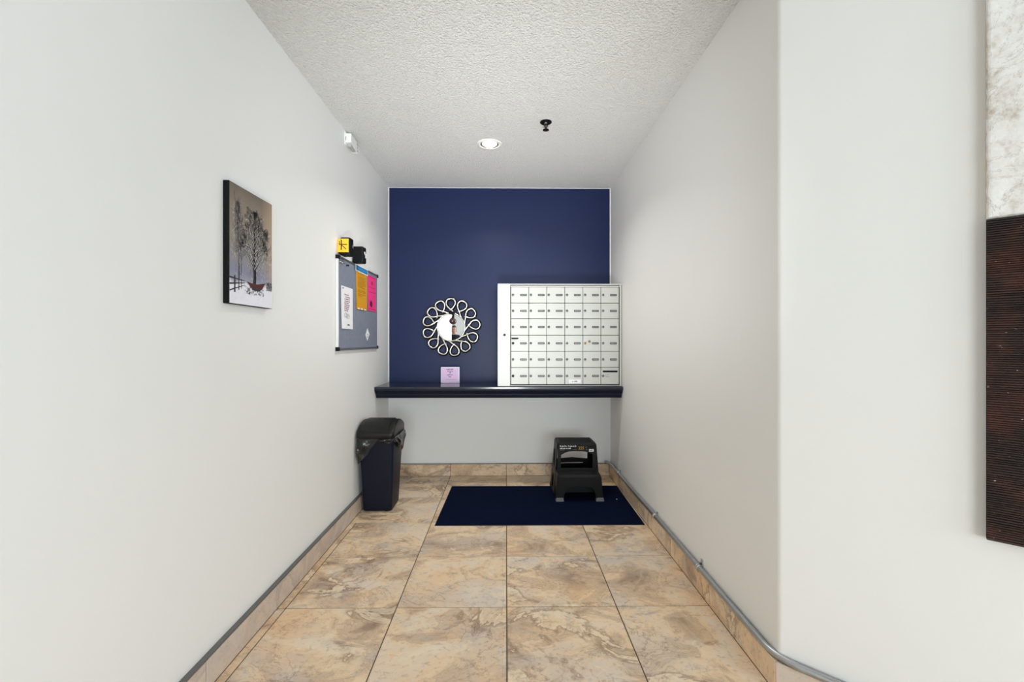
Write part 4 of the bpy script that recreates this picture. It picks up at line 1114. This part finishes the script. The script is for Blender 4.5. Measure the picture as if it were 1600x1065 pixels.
# lower step
low = lambda z, i_: [(0.366 + i_, 3.262 + i_, z), (0.668 - i_, 3.262 + i_, z), (0.672 - i_, 3.404, z), (0.362 + i_, 3.404, z)]
g = Geo(); g.loft([rq(low(0.178, 0), 0.008), rq(low(0.194, 0.0), 0.008), rq(low(0.199, 0.003), 0.008), rq(low(0.1995, 0.008), 0.008), rq(low(0.197, 0.01), 0.008)], smooth=False)
ls_ = obj('lower_step', g, M['stool'], sl)
g = Geo()
for k in range(6):
    yy = 3.278 + k * 0.019; g.box(0.385, 0.650, yy, yy + 0.006, 0.1968, 0.1988)
obj('tread_ridges', g, M['stool'], ls_)
def lowf(u, v, w): return (u, lerp(3.280, 3.264, (v - 0.01) / 0.19) + w, v)
archp = [(0.409, 0.02), (0.414, 0.060), (0.424, 0.090), (0.444, 0.108), (0.475, 0.1145), (0.52, 0.1155), (0.565, 0.1145), (0.60, 0.108), (0.621, 0.090), (0.631, 0.060), (0.638, 0.02)]
g = panel([(0.357, 0.02)] + archp + [(0.689, 0.02), (0.669, 0.184), (0.366, 0.184)], [], 0.008, lowf, 0.002)
obj('front_panel', g, M['stool'], sl)
for sgn in (-1, 1):
    def fn(u, v, w, sgn=sgn):
        f = (v - 0.01) / 0.19; return ((lerp(0.358, 0.367, f) if sgn < 0 else lerp(0.687, 0.668, f)) + w, u, v)
    g = panel([(3.279, 0.02), (3.315, 0.02), (3.325, 0.09), (3.345, 0.115), (3.365, 0.09), (3.37, 0.02), (3.402, 0.02), (3.402, 0.184), (3.266, 0.184)], [], 0.008, fn, 0.002); obj('lower_side', g, M['stool'], sl)
for (x0, x1, y0, y1) in ((0.354, 0.409, 3.272, 3.312), (0.639, 0.693, 3.272, 3.312), (0.346, 0.392, 3.628, 3.672), (0.652, 0.696, 3.628, 3.672)):
    g = Geo(); g.loft([rq([(x0 - 0.002, y0 - 0.003, ZM + 0.0005), (x1 + 0.002, y0 - 0.003, ZM + 0.0005), (x1 + 0.002, y1, ZM + 0.0005), (x0 - 0.002, y1, ZM + 0.0005)], 0.006), rq([(x0 + 0.003, y0, 0.034), (x1 - 0.003, y0, 0.034), (x1 - 0.003, y1, 0.034), (x0 + 0.003, y1, 0.034)], 0.006)], smooth=False)
    obj('foot', g, M['rubber_grey'] if y0 < 3.4 else M['black_plastic'], sl)
# printing on the riser
RF = lambda u, v, w: (u, lerp(3.402, 3.376, (v - 0.01) / 0.39) - 0.0041 - w, v)
rn = random.Random(31); g = Geo()
scribble(g, 0.393, 0.447, 0.3715, 0.0105, RF, rn); g2 = text_geo('&', 0.016, lambda u, v, w: RF(0.452 + u, 0.3715 + v, 0.0004)); g.add(g2.v, g2.f, 0)
scribble(g, 0.466, 0.516, 0.3715, 0.0105, RF, rn); scribble(g, 0.393, 0.433, 0.3555, 0.010, RF, rn); scribble(g, 0.438, 0.474, 0.3555, 0.010, RF, rn)
obj('white_lettering', g, M['white_print'], fr)
g = Geo(); scribble(g, 0.393, 0.43, 0.345, 0.005, RF, rn); scribble(g, 0.485, 0.515, 0.349, 0.006, RF, rn); scribble(g, 0.582, 0.595, 0.349, 0.006, RF, rn)
g2 = text_geo('lb', 0.016, lambda u, v, w: RF(0.579 + u, 0.3615 + v, 0.0004)); g.add(g2.v, g2.f, 0)
obj('grey_lettering', g, M['grey_print'], fr)
g = text_geo('225', 0.031, lambda u, v, w: RF(0.527 + u * 0.92, 0.351 + v, 0.0004)); obj('gold_number', g, M['gold_print'], fr)
g = Geo(); q = [(0.605, 0.334), (0.636, 0.334), (0.640, 0.338), (0.640, 0.350), (0.636, 0.354), (0.605, 0.354)]
g.add([RF(u, v, 0.0003) for u, v in q], [tuple(range(6))], 0); scribble(g, 0.611, 0.633, 0.341, 0.008, RF, rn, 1, 0.0008)
obj('white_label', g, [M['white_print'], M['ink']], fr)

# ------------------------------------------------------------------ ceiling fittings
dl = thing('recessed_downlight', 'lit round recessed downlight in the stippled ceiling', 'light', (-0.108, 3.07, H))
dc = (-0.108, 3.07, H)
g = Geo(); g.lathe([(0.060, -0.001), (0.064, -0.006), (0.078, -0.005), (0.082, -0.0003)], dc, 'Z', 40); obj('trim_ring', g, M['white_plastic'], dl)
g = Geo(); g.lathe([(0.0605, -0.0035), (0.056, -0.001), (0.0475, -0.0004)], dc, 'Z', 40); obj('baffle', g, mat('baffle', srgb(120, 115, 104), 0.4, metal=0.4), dl)
g = Geo(); g.lathe([(0.0, -0.013), (0.022, -0.012), (0.038, -0.007), (0.0475, -0.0006)], dc, 'Z', 40); obj('lens', g, emit_mat('lamp_glow', (1.0, 0.93, 0.82, 1), 14), dl)
pl_ = bpy.data.lights.new('downlight_beam', 'AREA'); pl_.shape = 'DISK'; pl_.size = 0.1; pl_.energy = 8.8; pl_.color = (1.0, 0.965, 0.90); pl_.spread = math.radians(138)
po = bpy.data.objects.new('downlight_beam', pl_); C.objects.link(po); po.location = (dc[0], dc[1], H - 0.013)

spk = thing('fire_sprinkler', 'small black fire sprinkler hanging from the ceiling', 'sprinkler', (0.237, 2.755, H))
sc_ = (0.237, 2.755, H)
g = Geo(); g.lathe([(0.034, -0.0004), (0.035, -0.004), (0.032, -0.007), (0.018, -0.0055), (0.0, -0.0055)], sc_, 'Z', 28); obj('escutcheon', g, M['black'], spk)
g = Geo(); g.lathe([(0.010, -0.0055), (0.010, -0.011), (0.006, -0.014), (0.0, -0.014)], sc_, 'Z', 14); obj('nozzle', g, M['lock'], spk)
g = Geo()
for s_ in (-1, 1): g.tube([(sc_[0] + s_ * 0.009, sc_[1], H - 0.009), (sc_[0] + s_ * 0.011, sc_[1], H - 0.018), (sc_[0] + s_ * 0.007, sc_[1], H - 0.030), (sc_[0], sc_[1], H - 0.044)], 0.0026, 8)
obj('yoke', g, M['lock_dark'], spk)
g = Geo(); g.lathe([(0.0, -0.043), (0.006, -0.044), (0.018, -0.047), (0.0185, -0.050), (0.0, -0.050)], sc_, 'Z', 20); obj('deflector', g, M['black'], spk)
g = Geo(); g.lathe([(0.0, -0.014), (0.003, -0.015), (0.003, -0.042), (0, -0.042)], sc_, 'Z', 8); obj('bulb', g, mat('sprinkler_bulb', srgb(90, 30, 26), 0.2), spk)

sn = thing('wall_sensor', 'small white wedge-shaped sensor high on the left wall', 'sensor', (L, 2.94, 2.34))
g = Geo(); g.box(L + 0.0005, L + 0.007, 2.872, 3.02, 2.350, 2.432, 0.002); obj('mounting_plate', g, M['white_plastic'], sn)
g = Geo(); g.loft([[(L + 0.007, 2.880, 2.367), (L + 0.041, 2.880, 2.367), (L + 0.041, 2.880, 2.420), (L + 0.007, 2.880, 2.420)], [(L + 0.007, 3.00, 2.344), (L + 0.036, 3.00, 2.352), (L + 0.036, 3.00, 2.420), (L + 0.007, 3.00, 2.420)]], smooth=False); hs = obj('housing', g, M['white_plastic'], sn)
g = Geo(); g.box(L + 0.011, L + 0.034, 2.895, 2.985, 2.3455, 2.362, 0.002, mtx=None); obj('lens', g, M['grey_plastic'], hs)
g = Geo(); g.box(L + 0.007, L + 0.0095, 2.878, 2.8805, 2.378, 2.402); obj('side_slot', g, M['dark_lens'], hs)
g = Geo(); g.box(L + 0.007, L + 0.034, 3.0, 3.04, 2.355, 2.405, 0.003); tb = obj('terminal_block', g, M['white_plastic'], sn)
g = Geo()
for zz in (2.368, 2.389): g.lathe([(0.0, 0.0006), (0.005, 0.0005), (0.005, -0.001)], (L + 0.034, 3.02, zz), 'X', 10)
obj('screw_hole', g, M['dark_lens'], tb)

# ------------------------------------------------------------------ person seen only in the mirror, standing in the lobby
def person(base, hgt=1.56):
    k = hgt / 1.70
    P0 = Vector(base)
    pr_ = thing('person', 'person in a dark jacket standing in the lobby, reflected in the mirror', 'person', base)
    bm = bmesh.new(); lay = bm.verts.layers.skin.verify()
    def V(x, y, z, r, r2=None):
        v = bm.verts.new(P0 + Vector((x, y, z)) * k); v[lay].radius = (r * k, (r2 or r) * k); return v
    def chain(*vs_):
        for a, b in zip(vs_, vs_[1:]): bm.edges.new((a, b))
    pel = V(0, 0, 0.93, 0.145, 0.105); pel[lay].use_root = True
    wa = V(0, 0.0, 1.06, 0.130, 0.095); ch = V(0, 0.0, 1.25, 0.150, 0.105); up_ = V(0, -0.01, 1.39, 0.095, 0.075); nk = V(0, 0.0, 1.46, 0.052); hd0 = V(0, 0.01, 1.52, 0.052)
    chain(pel, wa, ch, up_, nk, hd0)
    for s_ in (-1, 1):
        sh_ = V(s_ * 0.165, -0.01, 1.37, 0.060); el = V(s_ * 0.225, -0.02, 1.10, 0.045); wr = V(s_ * 0.235, 0.05, 0.87, 0.030); pm = V(s_ * 0.235, 0.065, 0.80, 0.036, 0.018)
        chain(up_, sh_, el, wr, pm)
        for f_, (dy, ln) in enumerate(((-0.026, 0.07), (-0.009, 0.082), (0.009, 0.078), (0.026, 0.062))):
            a = V(s_ * 0.236, 0.068 + dy, 0.765, 0.0095); b = V(s_ * 0.233, 0.070 + dy, 0.765 - ln * 0.5, 0.009); c = V(s_ * 0.224, 0.074 + dy, 0.765 - ln, 0.0075); chain(pm, a, b, c)
        a = V(s_ * 0.225, 0.10, 0.81, 0.011); b = V(s_ * 0.216, 0.118, 0.775, 0.009); chain(pm, a, b)
        hp = V(s_ * 0.088, 0, 0.86, 0.095); kn = V(s_ * 0.098, 0.01, 0.48, 0.062); an = V(s_ * 0.10, -0.02, 0.085, 0.042); he = V(s_ * 0.10, -0.03, 0.045, 0.040); to = V(s_ * 0.112, 0.14, 0.036, 0.036)
        chain(pel, hp, kn, an, he); chain(he, to)
    me = bpy.data.meshes.new('body'); bm.to_mesh(me); bm.free()
    o = bpy.data.objects.new('body', me); C.objects.link(o)
    o.modifiers.new('skin', 'SKIN').use_smooth_shade = True
    su = o.modifiers.new('sub', 'SUBSURF'); su.levels = 1
    em = bpy.data.meshes.new_from_object(o.evaluated_get(bpy.context.evaluated_depsgraph_get()))
    bpy.data.objects.remove(o)
    gg = Geo(); gg.add([v.co.copy() for v in em.vertices], [], 0, True)
    for p_ in em.polygons:
        c = (p_.center - P0) / k
        if c.z < 0.075: mi = 3
        elif c.z > 1.435: mi = 0
        elif c.z < 0.86 and abs(c.x) > 0.19: mi = 0
        elif c.z < 0.90: mi = 2
        else: mi = 1
        gg.f.append(list(p_.vertices)); gg.m.append(mi); gg.sm.append(True)
    # head: egg-shaped skull with brow, nose, chin
    hb = bmesh.new(); bmesh.ops.create_icosphere(hb, subdivisions=4, radius=1)
    hc = Vector((0, 0.015, 1.585))
    for v in hb.verts:
        p_ = v.co.copy(); x, y, z = p_
        w = 0.075 * (1 - 0.18 * max(0, -z)); q = Vector((x * w, y * 0.095, z * 0.118))
        if y > 0:
            q.y -= 0.010 * y * bump_(abs(x), 0.36, 0.18) * bump_(z, 0.03, 0.16)
            q.y += 0.024 * bump_(x, 0, 0.13) * bump_(z, -0.20, 0.17) * y
            q.y += 0.008 * bump_(x, 0, 0.25) * bump_(z, -0.82, 0.2)
        v.co = P0 + (hc + q) * k
    gg.bm(hb, 0, True)
    for s_ in (-1, 1):
        gg.sphere(P0 + (hc + Vector((s_ * 0.074, -0.005, -0.005))) * k, (0.010 * k, 0.018 * k, 0.028 * k), 10, 8)
    body = obj('body', gg, [M['skin'], M['jacket'], M['trousers'], M['shoe']], pr_)
    for s_ in (-1, 1):
        q = Geo(); q.sphere(P0 + (hc + Vector((s_ * 0.030, 0.082, 0.004))) * k, (0.012 * k, 0.006 * k, 0.006 * k), 10, 8); obj('eye', q, M['eye'], body)
    q = Geo(); q.sphere(P0 + (hc + Vector((0, 0.088, -0.062))) * k, (0.022 * k, 0.006 * k, 0.007 * k), 12, 8); obj('mouth', q, M['lips'], body)
    q = Geo(); hb = bmesh.new(); bmesh.ops.create_icosphere(hb, subdivisions=4, radius=1)
    dele = []
    for v in hb.verts:
        x, y, z = v.co
        if (y > 0.25 and z < 0.42) or z < -0.75: dele.append(v)
        v.co = P0 + (hc + Vector((x * 0.085, y * 0.104 - 0.006, z * 0.128 + 0.004))) * k
    bmesh.ops.delete(hb, geom=dele, context='VERTS'); q.bm(hb, 0, True)
    ho = obj('hair', q, M['hair'], body); so = ho.modifiers.new('thickness', 'SOLIDIFY'); so.thickness = 0.01
person((-1.43, -5.0, 0.0))
bpy.context.view_layer.update()
